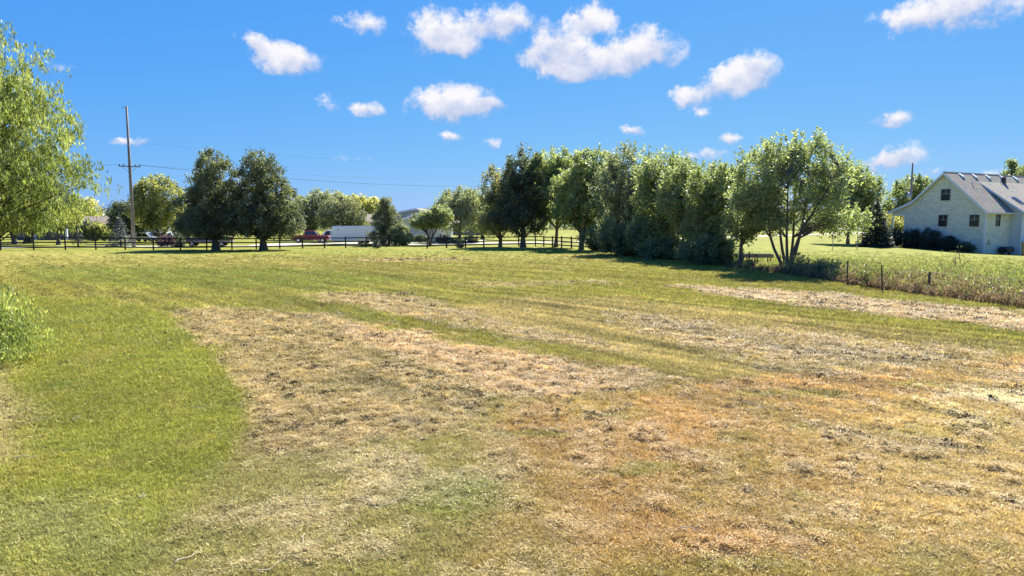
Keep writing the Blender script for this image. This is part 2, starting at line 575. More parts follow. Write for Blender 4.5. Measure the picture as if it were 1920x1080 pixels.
def ground_fields(x, y):
    """albedo (n,3), lump height factor, straw factor at plan positions"""
    near = np.hypot(x, y)
    wob = 0.035 * near
    wx = (fbm(x * 1.1, y * 1.1, 4, 3) - .5) * 2.2 + (fbm(x * 5, y * 5, 3, 5) - .5) * 0.5
    wy = (fbm(x * 1.1, y * 1.1, 4, 13) - .5) * 2.2 + (fbm(x * 5, y * 5, 3, 15) - .5) * 0.5
    k = np.clip(near / 20, 0.35, 1.3)
    X, Y = x + wx * k * 0.75, y + wy * k * 0.9
    # rows left by the mower
    rx, ry = 0.65, -0.76
    al = x * rx + y * ry
    ac = x * ry * -1 + y * rx
    rows = fbm(al * 0.16, ac * 2.3, 4, 31)
    rows2 = fbm(al * 0.5, ac * 5.5, 3, 37)
    big = fbm(x * 0.12, y * 0.12, 4, 41)
    mid = fbm(x * 0.55, y * 0.55, 4, 43)
    fine = fbm(x * 3.0, y * 3.0, 4, 47)
    vfine = fbm(x * 11, y * 11, 3, 49)
    fine = .5 + (fine - .5) * sstep(75, 30, near)
    vfine = .5 + (vfine - .5) * sstep(40, 16, near)
    rows2 = .5 + (rows2 - .5) * sstep(60, 25, near)

    def m(poly, soft):
        return sstep(-soft, soft, poly_sd(X, Y, poly))
    C = lambda *a: np.array(a)[None, :]
    col = np.repeat(C(0.268, 0.255, 0.066), len(x), 0)
    col = col * (0.80 + 0.4 * big)[:, None]

    def lay(col, mask, c):
        return col * (1 - mask[:, None]) + c * mask[:, None]
    # yellowing patches over the whole field
    dryp = sstep(0.50, 0.68, 0.55 * mid + 0.45 * rows)
    col = lay(col, dryp * 0.42, C(0.40, 0.31, 0.13))
    grn = sstep(0.52, 0.7, 0.5 * big + 0.5 * mid)
    col = lay(col, grn * 0.45, C(0.22, 0.235, 0.055))
    col = lay(col, m(GREEN_BAND, 1.6) * 0.7 * sstep(.3, .55, mid + .1), C(0.19, 0.225, 0.045))
    col = lay(col, m(DRYMID, 1.1) * np.clip(.62 + .6 * (rows - .25), .3, 1), C(0.385, 0.315, 0.165) * (.8 + .4 * fine)[:, None])
    # lawn on the left
    L = sstep(-.16, .16, poly_sd(x + wx * .12 * k, y + wy * .2 * k, LAWN))
    lawn = C(0.265, 0.270, 0.052) * (0.72 + 0.55 * mid)[:, None]
    lawn = lay(lawn, sstep(.52, .72, fbm(x * .8, y * 1.6, 4, 61)) * .55, C(0.19, 0.22, 0.05))
    lawn = lay(lawn, sstep(.58, .75, fbm(x * 1.3, y * .9, 4, 67)) * .4, C(0.34, 0.30, 0.10))
    col = lay(col, L, lawn)
    pbl = m(PALE_BL, 1.0)
    col = lay(col, pbl * 0.65, C(0.32, 0.31, 0.15) * (0.75 + .5 * mid)[:, None])
    edge = m(EDGE_L, 0.4)
    col = lay(col, edge * .8, C(0.44, 0.38, 0.19))
    clump0 = sstep(.42, .62, fbm(x * 1.4, y * 1.4, 4, 87))
    # tan cut areas
    hay = np.zeros(len(x))
    for (pl, soft, amt) in ((HAY1, .4, .9), (HAY2, .5, .9), (HAY3, 1.0, .95), (HAY4, .45, 1), (HAY5, .8, .8), (HAY6, 1.2, .55)):
        hay = np.maximum(hay, m(pl, soft) * amt)
    hay = hay * (1 - L)
    hay = hay * (.62 + .38 * sstep(.30, .55, .45 * mid + .55 * rows))
    hole = sstep(.35, .62, .5 * fine + .5 * rows2)
    tan = C(0.44, 0.335, 0.18) * (0.72 + 0.5 * fine)[:, None]
    tan = lay(tan, sstep(.45, .68, .5 * mid + .5 * fine) * .35, C(0.36, 0.31, 0.11))
    col = lay(col, hay * (.62 + .38 * hole), tan)
    b1 = m(HAY1B, .5)
    col = lay(col, b1 * .6, C(0.58, 0.425, 0.26) * (.8 + .4 * fine)[:, None])
    h4 = m(HAY4, .35)
    col = lay(col, h4 * .5, C(0.56, 0.43, 0.27) * (.75 + .5 * fine)[:, None])
    # orange, burnt dry stubble
    og = m(ORANGE, .45) * (1 - .6 * np.clip(m(BLTAN, 1.2), 0, 1))
    oc = C(0.455, 0.315, 0.148) * (0.78 + 0.45 * mid)[:, None]
    oc = lay(oc, sstep(.48, .68, fbm(x * .7, y * .7, 4, 71)) * .55, C(0.36, 0.305, 0.11))
    oc = lay(oc, sstep(.54, .7, fbm(x * 1.5, y * 2.2, 4, 73)) * .6, C(0.50, 0.38, 0.22))
    oc = lay(oc, sstep(.6, .74, fbm(x * .9, y * 1.3, 4, 79)) * .6, C(0.26, 0.26, 0.07))
    col = lay(col, og * .95, oc)
    bt = m(BLTAN, .8)
    col = lay(col, bt * (.45 + .5 * clump0), C(0.42, 0.36, 0.19) * (.75 + .5 * fine)[:, None])
    pr = m(PALE_R, 1.3)
    col = lay(col, pr * .6, C(0.52, 0.44, 0.23) * (.75 + .5 * mid)[:, None])
    pr2 = m(PALE_R2, .25)
    col = lay(col, pr2 * .8, C(0.75, 0.65, 0.42))
    gpm = m(GPATCH, .35)
    col = lay(col, gpm * .6, C(0.24, 0.27, 0.07))
    # far lawn across the fence is greener
    far = np.maximum(sstep(62, 72, y), sstep(19.6, 21.6, x) * sstep(22, 28, y))
    col = lay(col, far * .8, C(0.215, 0.245, 0.040))
    clump = sstep(.56, .72, fbm(x * 1.9, y * 1.9, 4, 83))
    straw = np.clip(hay * 1.0 + og * .45 * (.4 + clump) + pr * .4 * clump + pr2 + pbl * .25 * clump + bt * .7 * clump0 + edge * .4, 0, 1)
    lump = 0.25 + 1.0 * hay + .75 * og * (.35 + clump) + .55 * pr * clump + .35 * pbl + 0.5 * dryp * (1 - L) * .5
    lump = lump * (1 - .75 * L * (1 - pbl))
    # rows left by the rake
    band = sstep(9, 14, near) * (1 - L)
    col = col * (1 + band[:, None] * (1.1 * (rows2[:, None] - .5) + .7 * (rows[:, None] - .5)))
    # soil gaps between the hay mats, with the shade of the holes painted in
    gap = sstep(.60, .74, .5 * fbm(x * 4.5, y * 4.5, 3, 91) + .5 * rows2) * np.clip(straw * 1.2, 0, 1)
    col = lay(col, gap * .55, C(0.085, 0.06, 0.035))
    col = col * (0.82 + 0.36 * vfine)[:, None]
    col = col * np.array([[1.06, 1.0, .80]])
    return np.clip(col, 0.01, .9), lump, straw


def ground_height(x, y, lump):
    z = terr(x, y)
    rx, ry = 0.65, -0.76
    al = x * rx + y * ry
    ac = -x * ry + y * rx
    f = sstep(70, 40, np.hypot(x, y))
    h = (fbm(x * 4.2, y * 4.2, 4, 101) - .45) * .075 + (fbm(al * 1.3, ac * 5.5, 3, 107) - .45) * .045
    h = h + np.maximum(0, fbm(x * 8, y * 8, 3, 111) - .52) * .12
    z = z + h * lump * f
    z = z + (fbm(x * .35, y * .35, 3, 113) - .5) * .06 * f
    return z


def make_ground():
    th_f = np.linspace(-R(44), R(44), 860)
    th_c = np.linspace(R(44), 2 * math.pi - R(44), 60)[1:-1]
    th = np.concatenate([th_f, th_c])
    r = [0.0, 1.5, 3.0, 4.0, 4.8]
    while r[-1] < 7000:
        q = r[-1]
        if q < 60: s = 1.0052
        elif q < 130: s = 1.02
        else: s = 1.12
        r.append(q * s)
    r = np.array(r[1:])
    T, RR = np.meshgrid(th, r)
    x = (RR * np.sin(T)).ravel()
    y = (RR * np.cos(T)).ravel()
    col, lump, straw = ground_fields(x, y)
    z = ground_height(x, y, lump)
    nth, nr = len(th), len(r)
    idx = np.arange(nth * nr).reshape(nr, nth)
    a = idx[:-1, :]
    b = np.roll(a, -1, 1)
    c = idx[1:, :]
    d = np.roll(c, -1, 1)
    Fq = np.stack([a, c, d, b], -1).reshape(-1, 4)
    V = np.stack([x, y, z], 1)
    # centre patch
    col = col * .80                        # soil and thatch seen between the blades
    V = np.vstack([V, [[0, 0, 0]]])
    ci = len(V) - 1
    first = idx[0]
    fan = np.stack([np.full(nth, ci), first, np.roll(first, -1), np.roll(first, -1)], 1)
    colv = np.vstack([np.hstack([col, np.ones((len(col), 1))]), [[.2, .2, .06, 1]]])
    o = np_mesh('ground', V, Fq, M['ground'], None, True, [('alb', 'FLOAT_COLOR', 'POINT', colv)])
    tag(o, kind='structure')
    return o


def ground_mat():
    m, nt, out = new_mat('ground')
    at = nd(nt, 'ShaderNodeAttribute', attribute_name='alb')
    tc = nd(nt, 'ShaderNodeTexCoord')
    n = noise_n(nt, tc.outputs['Object'], 26, 6, 0.7)
    n2 = noise_n(nt, tc.outputs['Object'], 5, 6, 0.7)
    v = ramp_n(nt, n.outputs[0], [(0.28, (.6, .58, .52)), (0.5, (1, 1, 1)), (0.75, (1.3, 1.28, 1.22))])
    v2 = ramp_n(nt, n2.outputs[0], [(0.3, (.78, .80, .78)), (0.5, (1, 1, 1)), (0.7, (1.18, 1.16, 1.1))])
    c = mix_n(nt, 1.0, at.outputs['Color'], v, 'MULTIPLY')
    c = mix_n(nt, 1.0, c, v2, 'MULTIPLY')
    b = nd(nt, 'ShaderNodeBsdfPrincipled')
    b.inputs['Roughness'].default_value = 0.95
    b.inputs['Specular IOR Level'].default_value = 0.1
    lk(nt, c, b.inputs['Base Color'])
    bp = nd(nt, 'ShaderNodeBump')
    bp.inputs['Strength'].default_value = 0.7
    bp.inputs['Distance'].default_value = 0.03
    lk(nt, n.outputs[0], bp.inputs['Height'])
    lk(nt, bp.outputs[0], b.inputs['Normal'])
    lk(nt, b.outputs[0], out.inputs[0])
    return m


M['ground'] = ground_mat()
make_ground()


# road and driveway ------------------------------------------------------
def strip(name, pts, w, mat, dz=0.02, seg=1.5, kind='structure'):
    P = []
    for i in range(len(pts) - 1):
        a, b = Vector(pts[i]), Vector(pts[i + 1])
        n = max(1, int((b - a).length / seg))
        for k in range(n):
            P.append(a.lerp(b, k / n))
    P.append(Vector(pts[-1]))
    # smooth
    for _ in range(6):
        P = [P[0]] + [(P[i - 1] + P[i] * 2 + P[i + 1]) / 4 for i in range(1, len(P) - 1)] + [P[-1]]
    V = []
    nc = 5
    for i, p in enumerate(P):
        t = (P[min(i + 1, len(P) - 1)] - P[max(i - 1, 0)]).normalized()
        nrm = Vector((-t.y, t.x))
        for k in range(nc):
            q = p + nrm * w * (k / (nc - 1) - .5)
            V.append((q.x, q.y, TZ(q.x, q.y) + dz))
    Fq = [(i * nc + k, (i + 1) * nc + k, (i + 1) * nc + k + 1, i * nc + k + 1) for i in range(len(P) - 1) for k in range(nc - 1)]
    o = np_mesh(name, V, Fq, mat)
    tag(o, kind=kind)
    return o


M['road'] = pbr('pale_road', (0.46, 0.43, 0.39), 0.9, var=.18, nscale=1.2, bump=.3)
M['drive'] = pbr('concrete_drive', (0.52, 0.48, 0.43), 0.9, var=.12, nscale=.8)
ROADPTS = [(-160, 6), (-90, 52), (-56.5, 74.5), (-38, 87.5), (-20, 98), (-5, 104), (12, 113), (48, 148), (110, 205), (240, 320)]
strip('road', ROADPTS, 4.2, M['road'], 0.05)
strip('driveway', [(-33, 92), (-34, 98), (-31, 104), (-14, 112), (-4, 121)], 5.0, M['drive'], 0.035)


# ------------------------------------------------------------------ tall-object builders: trees
def tube_np(Vs, Fs, pts, rad, n):
    """append one tube to lists"""
    pts = np.asarray(pts, float)
    k = len(pts)
    t = np.gradient(pts, axis=0)
    t /= (np.linalg.norm(t, axis=1, keepdims=True) + 1e-9)
    up = np.array([0.3, 0.2, 1.0]) if abs(t[0, 2]) < .8 else np.array([1.0, .1, .1])
    a = np.cross(t, up)
    a /= (np.linalg.norm(a, axis=1, keepdims=True) + 1e-9)
    b = np.cross(t, a)
    ang = np.arange(n) * 2 * np.pi / n
    ring = pts[:, None, :] + (a[:, None, :] * np.cos(ang)[None, :, None] + b[:, None, :] * np.sin(ang)[None, :, None]) * np.asarray(rad)[:, None, None]
    base = sum(len(v) for v in Vs)
    Vs.append(ring.reshape(-1, 3))
    i = np.arange(k - 1)[:, None] * n
    j = np.arange(n)[None, :]
    j2 = (j + 1) % n
    f = np.stack([i + j, i + j2, i + n + j2, i + n + j], -1).reshape(-1, 4) + base
    Fs.append(f)


def leaves_mesh(name, P, D, size, aspect, tint, mat, parent, upbias=.4, rg=rng):
    """one rhombus per leaf. P centres, D long-axis directions"""
    n = len(P)
    nrm = rg.normal(size=(n, 3)) + np.array([0, 0, upbias])
    D = D / (np.linalg.norm(D, axis=1, keepdims=True) + 1e-9)
    S = np.cross(D, nrm)
    S /= (np.linalg.norm(S, axis=1, keepdims=True) + 1e-9)
    s = (size * (0.65 + .7 * rg.random(n)))[:, None]
    w = s * aspect
    V = np.empty((n, 4, 3))
    V[:, 0] = P - D * s * .5
    V[:, 1] = P + S * w * .5 - D * s * .08
    V[:, 2] = P + D * s * .5
    V[:, 3] = P - S * w * .5 - D * s * .08
    Fq = np.arange(4 * n).reshape(n, 4)
    return np_mesh(name, V.reshape(-1, 3), Fq, mat, parent, False, [('tint', 'FLOAT', 'FACE', np.clip(tint, 0, 1))])


def tree(name, label, x, y, env, leaf, nclus=120, nleaf=140, crad=.55, lsize=.2, aspect=.55, stems=1, trunk_r=.16,
         fork=1.2, bark='bark', group=None, cat='tree', seed=1, stretch=1.0, droop=0.0, outward=0.0, tipup=.0, shell=.55,
         spread=.25, tintb=.0, limb_r=.045, cleanz=None, spread_low=False, tip_tint=.25):
    """env: ellipsoids (dx, dy, zc, rx, ry, rz) making the crown"""
    rg = np.random.default_rng(seed)
    z0 = TZ(x, y)
    root = empty(name, (x, y, z0), 0, label, cat, group)
    env = np.array(env, float)
    env[:, 3:5] *= 1.15
    nleaf = nleaf * .66
    lsize = lsize * 1.12
    env[:, 5] *= 1.04
    vol = env[:, 3] * env[:, 4] * env[:, 5]
    nclus = int(nclus * 1.2)
    pick = rg.choice(len(env), size=nclus, p=vol ** .8 / (vol ** .8).sum())
    d = rg.normal(size=(nclus, 3))
    d /= np.linalg.norm(d, axis=1, keepdims=True)
    rr = shell + (1 - shell) * rg.random(nclus) ** .5
    rr = np.where(rg.random(nclus) < .3, rg.random(nclus) ** .5, rr)
    C = env[pick, :3] + d * rr[:, None] * env[pick, 3:6]
    if cleanz is not None:
        C[:, 2] = np.maximum(C[:, 2], cleanz + rg.random(nclus) * .5)
    C[:, 2] = np.maximum(C[:, 2], .25)
    top = (env[:, 2] + env[:, 5]).max()
    mid = env[:, :3].mean(0)
    # stems
    Vs, Fs = [], []
    stem_pts = []
    for s in range(stems):
        a = s * 2 * math.pi / max(1, stems) + rg.random() * 1.5
        lean = 0.0 if stems == 1 else spread
        tz = np.linspace(0, 1, 9)
        H = top * (.80 if s == 0 else .72)
        ox = .10 if stems > 1 else 0
        if stems > 5:                      # a fan of stems from one stool
            a = math.acos(1 - 2 * (s + .5) / stems) * (1 if s % 2 else -1)
        px = math.cos(a) * (ox * trunk_r * 6 + lean * H * tz ** (.95 if stems > 5 else 1.25)) + mid[0] * tz + rg.normal() * .15 * np.sin(tz * 5)
        py = math.sin(a) * (ox * trunk_r * 6 + lean * H * tz ** (.95 if stems > 5 else 1.25)) + mid[1] * tz + rg.normal() * .15 * np.sin(tz * 4)
        pts = np.stack([px, py, tz * H - (.15 if s >= 0 else 0)], 1)
        r0 = trunk_r * (1 if stems == 1 else .72)
        rad = r0 * (1 - tz * .9) + .012
        rad[0] *= 1.5
        tube_np(Vs, Fs, pts, rad, 9)
        stem_pts.append(pts)
    # limbs
    for i in range(nclus):
        c = C[i]
        best, bd = None, 1e9
        for pts in stem_pts:
            hz = np.hypot(pts[:, 0] - c[0], pts[:, 1] - c[1])
            want = c[2] - hz * (.75 if droop < .5 else .1)
            cost = np.abs(pts[:, 2] - np.clip(want, fork, top * .8)) + hz * .6
            k = int(np.argmin(cost))
            if cost[k] < bd:
                bd, best = cost[k], pts[k]
        m1 = best * .55 + c * .45 + np.array([0, 0, .12 * np.linalg.norm(c - best)]) + rg.normal(size=3) * .08
        ptsb = np.array([best, best * .8 + m1 * .2, m1, m1 * .35 + c * .65 + np.array([0, 0, .05]), c])
        L = np.linalg.norm(c - best)
        r = limb_r * (0.5 + .35 * L ** .6)
        tube_np(Vs, Fs, ptsb, [r, r * .8, r * .5, r * .3, r * .12], 4)
    np_mesh('trunk', np.vstack(Vs), np.vstack(Fs), M[bark], root, True)
    # leaves
    npc = (nleaf * (.6 + .8 * rg.random(nclus))).astype(int)
    ids = np.repeat(np.arange(nclus), npc)
    n = len(ids)
    cr = crad * (.7 + .6 * rg.random(nclus))
    off = rg.normal(size=(n, 3)) * .55
    ln = np.linalg.norm(off, axis=1, keepdims=True)
    off = off / (ln + 1e-6) * np.minimum(ln, 1.25)
    off *= cr[ids][:, None]
    off[:, 2] *= stretch
    P = C[ids] + off
    if tipup > 0:                        # loose shoots rising from outer clusters
        outer = (rr[ids] > .8) & (rg.random(n) < .35)
        up = rg.random(n) * tipup
        sh = rg.normal(size=(nclus, 3)) * .18
        P = np.where(outer[:, None], C[ids] + off * .35 + np.stack([sh[ids, 0] * up * 2, sh[ids, 1] * up * 2, up], 1), P)
    if droop > 0:
        k = rg.random(n) ** 1.3 * droop
        strand = rg.integers(0, 14, n)
        so = rg.normal(size=(nclus, 14, 3)).clip(-1.5, 1.5) * crad * .72
        P = C[ids] + so[ids, strand] * np.array([1, 1, .6]) + rg.normal(size=(n, 3)) * .07
        outw = C[ids] - mid
        outw[:, 2] = 0
        outw /= (np.linalg.norm(outw, axis=1, keepdims=True) + 1e-6)
        P += outw * (k * .35)[:, None]
        P[:, 2] -= k
    P[:, 2] = np.maximum(P[:, 2], .06 + rg.random(n) * .15)
    D = rg.normal(size=(n, 3)) * .8
    if droop > 0:
        D = D * .5 + np.array([0, 0, -1.1])
    D += outward * (P - np.array([mid[0], mid[1], P[:, 2].mean()]))/ max(1, np.abs(env[:, 3]).max())
    D[:, 2] += .2 * outward
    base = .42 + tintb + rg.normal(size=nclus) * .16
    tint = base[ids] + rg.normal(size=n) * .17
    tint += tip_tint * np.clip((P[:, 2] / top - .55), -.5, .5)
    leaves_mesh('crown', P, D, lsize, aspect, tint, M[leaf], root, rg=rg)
    return root


def conifer(name, label, x, y, h, rbase, leaf, tiers=22, per=11, nleaf=60, lsize=.22, z_low=.15, group=None, seed=1, power=1.0, trunk_r=.12, cat='tree', aspect=.16):
    rg = np.random.default_rng(seed)
    z0 = TZ(x, y)
    root = empty(name, (x, y, z0), 0, label, cat, group)
    Vs, Fs = [], []
    tz = np.linspace(0, 1, 6)
    tube_np(Vs, Fs, np.stack([tz * 0, tz * 0, tz * h * .97 - .1], 1), trunk_r * (1 - tz * .92) + .01, 8)
    Ps, Ds, Ts = [], [], []
    for i in range(tiers):
        f = i / (tiers - 1)
        zt = z_low + (h - z_low) * f ** 1.05
        rad = rbase * (1 - f) ** power + .05
        m = max(4, int(per * (1 - f * .6)))
        for k in range(m):
            a = 2 * math.pi * (k + rg.random() * .7) / m + i * 1.1
            L = rad * (.78 + .35 * rg.random())
            dirv = np.array([math.cos(a), math.sin(a), 0])
            t = np.linspace(0, 1, 4)
            sag = -.22 * L * t + .12 * L * t ** 2
            pts = np.array([0, 0, zt]) + dirv[None] * (L * t)[:, None] + np.array([0, 0, 1])[None] * sag[:, None]
            tube_np(Vs, Fs, pts, .02 * (1 - t * .8) + .003, 3)
            q = max(6, int(nleaf * (L / rbase) + 6))
            tt = rg.random(q) ** .6
            side = rg.normal(size=q) * .20 * L * (1.05 - tt * .6)
            perp = np.array([-dirv[1], dirv[0], 0])
            P = np.array([0, 0, zt]) + dirv[None] * (L * tt)[:, None] + perp[None] * side[:, None]
            P[:, 2] += -.22 * L * tt + .12 * L * tt ** 2 - np.abs(side) * .25 + rg.normal(size=q) * .05
            D = dirv[None] * .8 + perp[None] * np.sign(side)[:, None] * .8 + rg.normal(size=(q, 3)) * .35
            Ps.append(P)
            Ds.append(D)
            Ts.append(.45 + .25 * (tt - .5) + rg.normal(size=q) * .18 + rg.normal() * .12)
    P = np.vstack(Ps)
    P[:, 2] = np.maximum(P[:, 2], .04)
    np_mesh('trunk', np.vstack(Vs), np.vstack(Fs), M['bark'], root, True)
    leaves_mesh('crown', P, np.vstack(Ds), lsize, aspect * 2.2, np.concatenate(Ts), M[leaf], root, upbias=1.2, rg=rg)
    return root


# ---- the two broad evergreens by the fence
PINE_G = 'pair of dark evergreens by the board fence'
tree('evergreen_tree', 'broad dark evergreen with ragged left side, left one of the pair by the board fence', PX(405, 78.2), 78.2,
     [(0.3, 0, 9.8, 1.5, 1.4, 1.5), (0.4, 0, 8.1, 2.2, 2.1, 1.9), (0.5, 0, 6.0, 2.8, 2.6, 2.0), (-1.3, 0, 4.9, 2.7, 2.6, 2.0), (.1, 0, 3.0, 3.8, 3.5, 1.7), (-2.0, 0, 2.8, 2.4, 2.5, 1.4), (-2.5, 0, 6.3, .8, 1.0, 1.8)],
     'pine', 330, 120, .46, .27, .42, stems=1, trunk_r=.36, fork=1.4, seed=3, group=PINE_G, stretch=1.15, outward=1.2, cleanz=1.7, shell=.62, tip_tint=.15, tintb=-.13)
tree('evergreen_tree', 'broad dark evergreen right of its twin with a rounder top and bare short trunk', PX(494, 79.2), 79.2,
     [(-.1, 0, 9.9, 1.6, 1.5, 1.4), (0, 0, 8.3, 2.4, 2.2, 1.9), (.2, 0, 6.3, 3.1, 2.7, 2.0), (.4, 0, 4.6, 3.4, 3.2, 1.9), (.5, 0, 3.0, 3.9, 3.5, 1.7)],
     'pine', 340, 120, .46, .27, .42, stems=1, trunk_r=.38, fork=1.4, seed=4, group=PINE_G, stretch=1.15, outward=1.2, cleanz=1.7, shell=.62, tip_tint=.15, tintb=-.13)

# ---- willow at the left edge and the young willow bush below it
tree('willow_tree', 'tall bright yellow-green willow with drooping leaves at the left edge', PX(-85, 30), 30,
     [(2.9, 0, 9.6, 1.4, 1.5, 1.5), (.3, 0, 8.6, 2.2, 2.4, 1.7), (1.5, 0, 8.4, 2.6, 2.4, 2.0), (.6, 0, 6.8, 4.4, 4.0, 2.6), (0.3, 0, 4.6, 4.9, 4.2, 2.2), (-2, 1, 6, 4, 4, 4), (.2, 0, 3.6, 3.2, 3.4, 1.0)],
     'willow', 470, 330, .66, .165, .26, stems=3, trunk_r=.34, fork=1.0, seed=9, cleanz=3.1, droop=.3, shell=.55, spread=.16, tip_tint=.05, tintb=-.1, limb_r=.04)
tree('willow_bush', 'low willow bush with fine drooping leaves in the lawn at the left edge', -12.55, 14.8,
     [(0, 0, 1.15, 1.6, 1.5, .85), (.3, 0, .7, 1.5, 1.4, .55), (-.3, 0, 1.75, 1.1, 1.1, .62)],
     'willow', 170, 280, .24, .085, .26, stems=4, trunk_r=.04, fork=.2, seed=12, droop=.16, spread=.35, cat='bush', limb_r=.012, tintb=-.02, tip_tint=.1)

# ---- the hedgerow down the right side of the field
HG = 'trees of the row along the right side of the field'
tree('hedgerow_tree', 'dark tree with rust-tinged top at the left end of the tree row', PX(938, 90), 90,
     [(0, 0, 7.6, 2.3, 2.2, 2.6), (.3, 0, 5.0, 2.7, 2.5, 2.6), (-.2, 0, 3.2, 2.4, 2.4, 1.6)], 'reddish', 170, 120, .6, .25, .55,
     trunk_r=.2, seed=21, group=HG, tipup=.8, tintb=-.12, cleanz=1.6)
tree('hedgerow_tree', 'dark tall tree with a thick trunk, second from the left end of the row', PX(981, 87.5), 87.5,
     [(0, 0, 9.5, 2.0, 2.0, 2.9), (.2, 0, 6.4, 2.7, 2.4, 3.0), (-.2, 0, 3.6, 3.2, 2.6, 2.0)], 'dark', 230, 130, .6, .25, .5,
     trunk_r=.32, seed=22, group=HG, tipup=.8, cleanz=1.7)
tree('hedgerow_tree', 'tall tree with bright green rounded top, third from the left in the row', PX(1042, 88), 88,
     [(-.6, 0, 9.7, 2.8, 2.4, 2.2), (1.4, 0, 9.0, 2.6, 2.2, 2.8), (0, 0, 6.6, 3.7, 3.0, 3.2)], 'mulberry', 260, 140, .65, .26, .6,
     trunk_r=.22, seed=23, group=HG, tipup=.9, cleanz=3.4, tintb=-.08, tip_tint=.6)
tree('hedgerow_tree', 'many-stemmed pale green tree where the board fence meets the row', PX(1090, 79), 79,
     [(-.3, 0, 7.2, 2.6, 2.4, 2.4), (1.6, 0, 8.9, 2.6, 2.2, 2.4), (0.2, 0, 4.7, 3.3, 2.8, 2.0)], 'mulberry', 240, 140, .6, .25, .6,
     stems=4, spread=.16, trunk_r=.22, seed=24, group=HG, tipup=.8, cleanz=2.5, tip_tint=.55)
tree('hedgerow_tree', 'tall grey-green tree with upright shoots, highest in the middle of the row', PX(1178, 68), 68,
     [(.2, 0, 8.1, 2.3, 2.2, 2.1), (-.8, 0, 6.4, 2.8, 2.6, 2.4), (.6, 0, 4.4, 3.0, 2.8, 2.6), (0, 0, 2.2, 2.6, 2.2, 1.9)], 'green_grey', 260, 135, .52, .21, .55,
     stems=3, spread=.14, trunk_r=.22, seed=25, group=HG, tipup=1.1, cleanz=.6)
tree('hedgerow_tree', 'yellow-green leafy tree just right of the highest tree of the row', PX(1238, 61), 61,
     [(0, 0, 6.9, 2.1, 1.9, 1.9), (.2, 0, 5.2, 2.4, 2.2, 2.2), (.1, 0, 2.6, 2.1, 2, 1.7)], 'mulberry', 230, 135, .5, .2, .55,
     stems=3, spread=.14, trunk_r=.18, seed=26, group=HG, tipup=1.0, cleanz=1.2, tintb=.02)
tree('hedgerow_tree', 'green tree with a low forked trunk and darker crown, left of the dense bush', PX(1285, 56), 56,
     [(.2, 0, 6.1, 2.3, 2.0, 1.6), (.3, 0, 4.8, 2.4, 2.2, 1.8), (.9, 0, 2.8, 1.6, 1.6, 1.4)], 'green', 210, 135, .48, .19, .55,
     stems=3, spread=.18, trunk_r=.17, seed=27, group=HG, tipup=.8, cleanz=1.9, tintb=.1)
tree('hedgerow_tree', 'low-branched bright green tree hanging to the ground left of the plank trough', PX(1345, 51.5), 51.5,
     [(-.3, 0, 5.3, 2.0, 2.0, 1.9), (.6, 0, 4.6, 2.0, 1.9, 1.8), (-.7, 0, 2.6, 1.5, 1.6, 1.7)], 'mulberry', 220, 150, .45, .18, .55,
     stems=4, spread=.2, trunk_r=.14, seed=28, group=HG, tipup=.6, tintb=-.02)
tree('hedgerow_tree', 'small slim tree with a single short trunk in front of the plank trough', PX(1388, 46.8), 46.8,
     [(.2, 0, 3.7, 1.4, 1.3, 1.7), (.1, 0, 2.6, 1.2, 1.2, .8)], 'green', 70, 120, .42, .17, .55,
     stems=1, trunk_r=.15, fork=.7, seed=29, group=HG, tipup=.4, tintb=.15, cleanz=1.5)
tree('hedgerow_tree', 'big open vase-shaped tree with many stems standing last before the wire fence posts', PX(1478, 44), 44,
     [(-1.9, 0, 6.3, 1.5, 1.7, 1.6), (-.4, .6, 7.0, 1.3, 1.4, 1.3), (1.1, 0, 6.9, 1.5, 1.5, 1.4), (2.5, .2, 5.8, 1.2, 1.4, 1.4), (-2.6, .3, 4.4, 1.1, 1.4, 1.0), (.2, 0, 4.6, 3.0, 2.6, 1.1), (3.1, -.3, 3.0, 1.5, 1.4, .7), (-1.6, -.2, 3.2, 1.3, 1.2, .6)],
     'green', 300, 125, .42, .165, .55, stems=6, spread=.34, trunk_r=.14, fork=1.9, seed=30, limb_r=.026, group=HG, tipup=.9, cleanz=2.1, tintb=.2, tip_tint=.1)
tree('background_tree', 'pale green tree behind the big open tree and left of the dark spruce', PX(1590, 95), 95,
     [(0, 0, 7.6, 3.4, 3, 3.0), (-.5, 0, 4.8, 3.8, 3, 2.6), (2.6, 0, 6.6, 1.7, 1.6, 2.6)], 'mulberry', 220, 130, .65, .27, .55,
     stems=3, spread=.16, trunk_r=.2, seed=31, tipup=.9, cleanz=1.6, tintb=.02)

BG = 'bushes under the tree row'
tree('dense_bush', 'large very dark bush at the foot of the row right of the fence corner', PX(1182, 63.5), 63.5,
     [(0, 0, 1.4, 2.6, 1.8, 1.5), (-1.3, .3, 1.8, 1.6, 1.4, 1.5), (1.6, .2, 1.1, 1.6, 1.3, 1.1)], 'green', 150, 130, .4, .18, .5, stems=4, spread=.4, trunk_r=.06, fork=.3,
     seed=41, group=BG, cat='bush', tintb=-.22)
tree('dense_bush', 'dark leafy bush filling the gap in the row beside the low fence posts', PX(1250, 57), 57,
     [(0, 0, .8, 2.0, 1.4, .9)], 'green', 80, 120, .36, .17, .5, stems=3, spread=.4, trunk_r=.05, fork=.3, seed=42, group=BG, cat='bush', tintb=-.22)
tree('dense_bush', 'dark green bush below the low-branched tree left of the plank trough', PX(1325, 50), 50,
     [(0, 0, 1.0, 1.9, 1.3, 1.1), (1.2, 0, .7, 1.2, 1.1, .8)], 'green', 110, 130, .34, .16, .5, stems=4, spread=.4, trunk_r=.05, fork=.3, seed=43, group=BG, cat='bush', tintb=-.22)
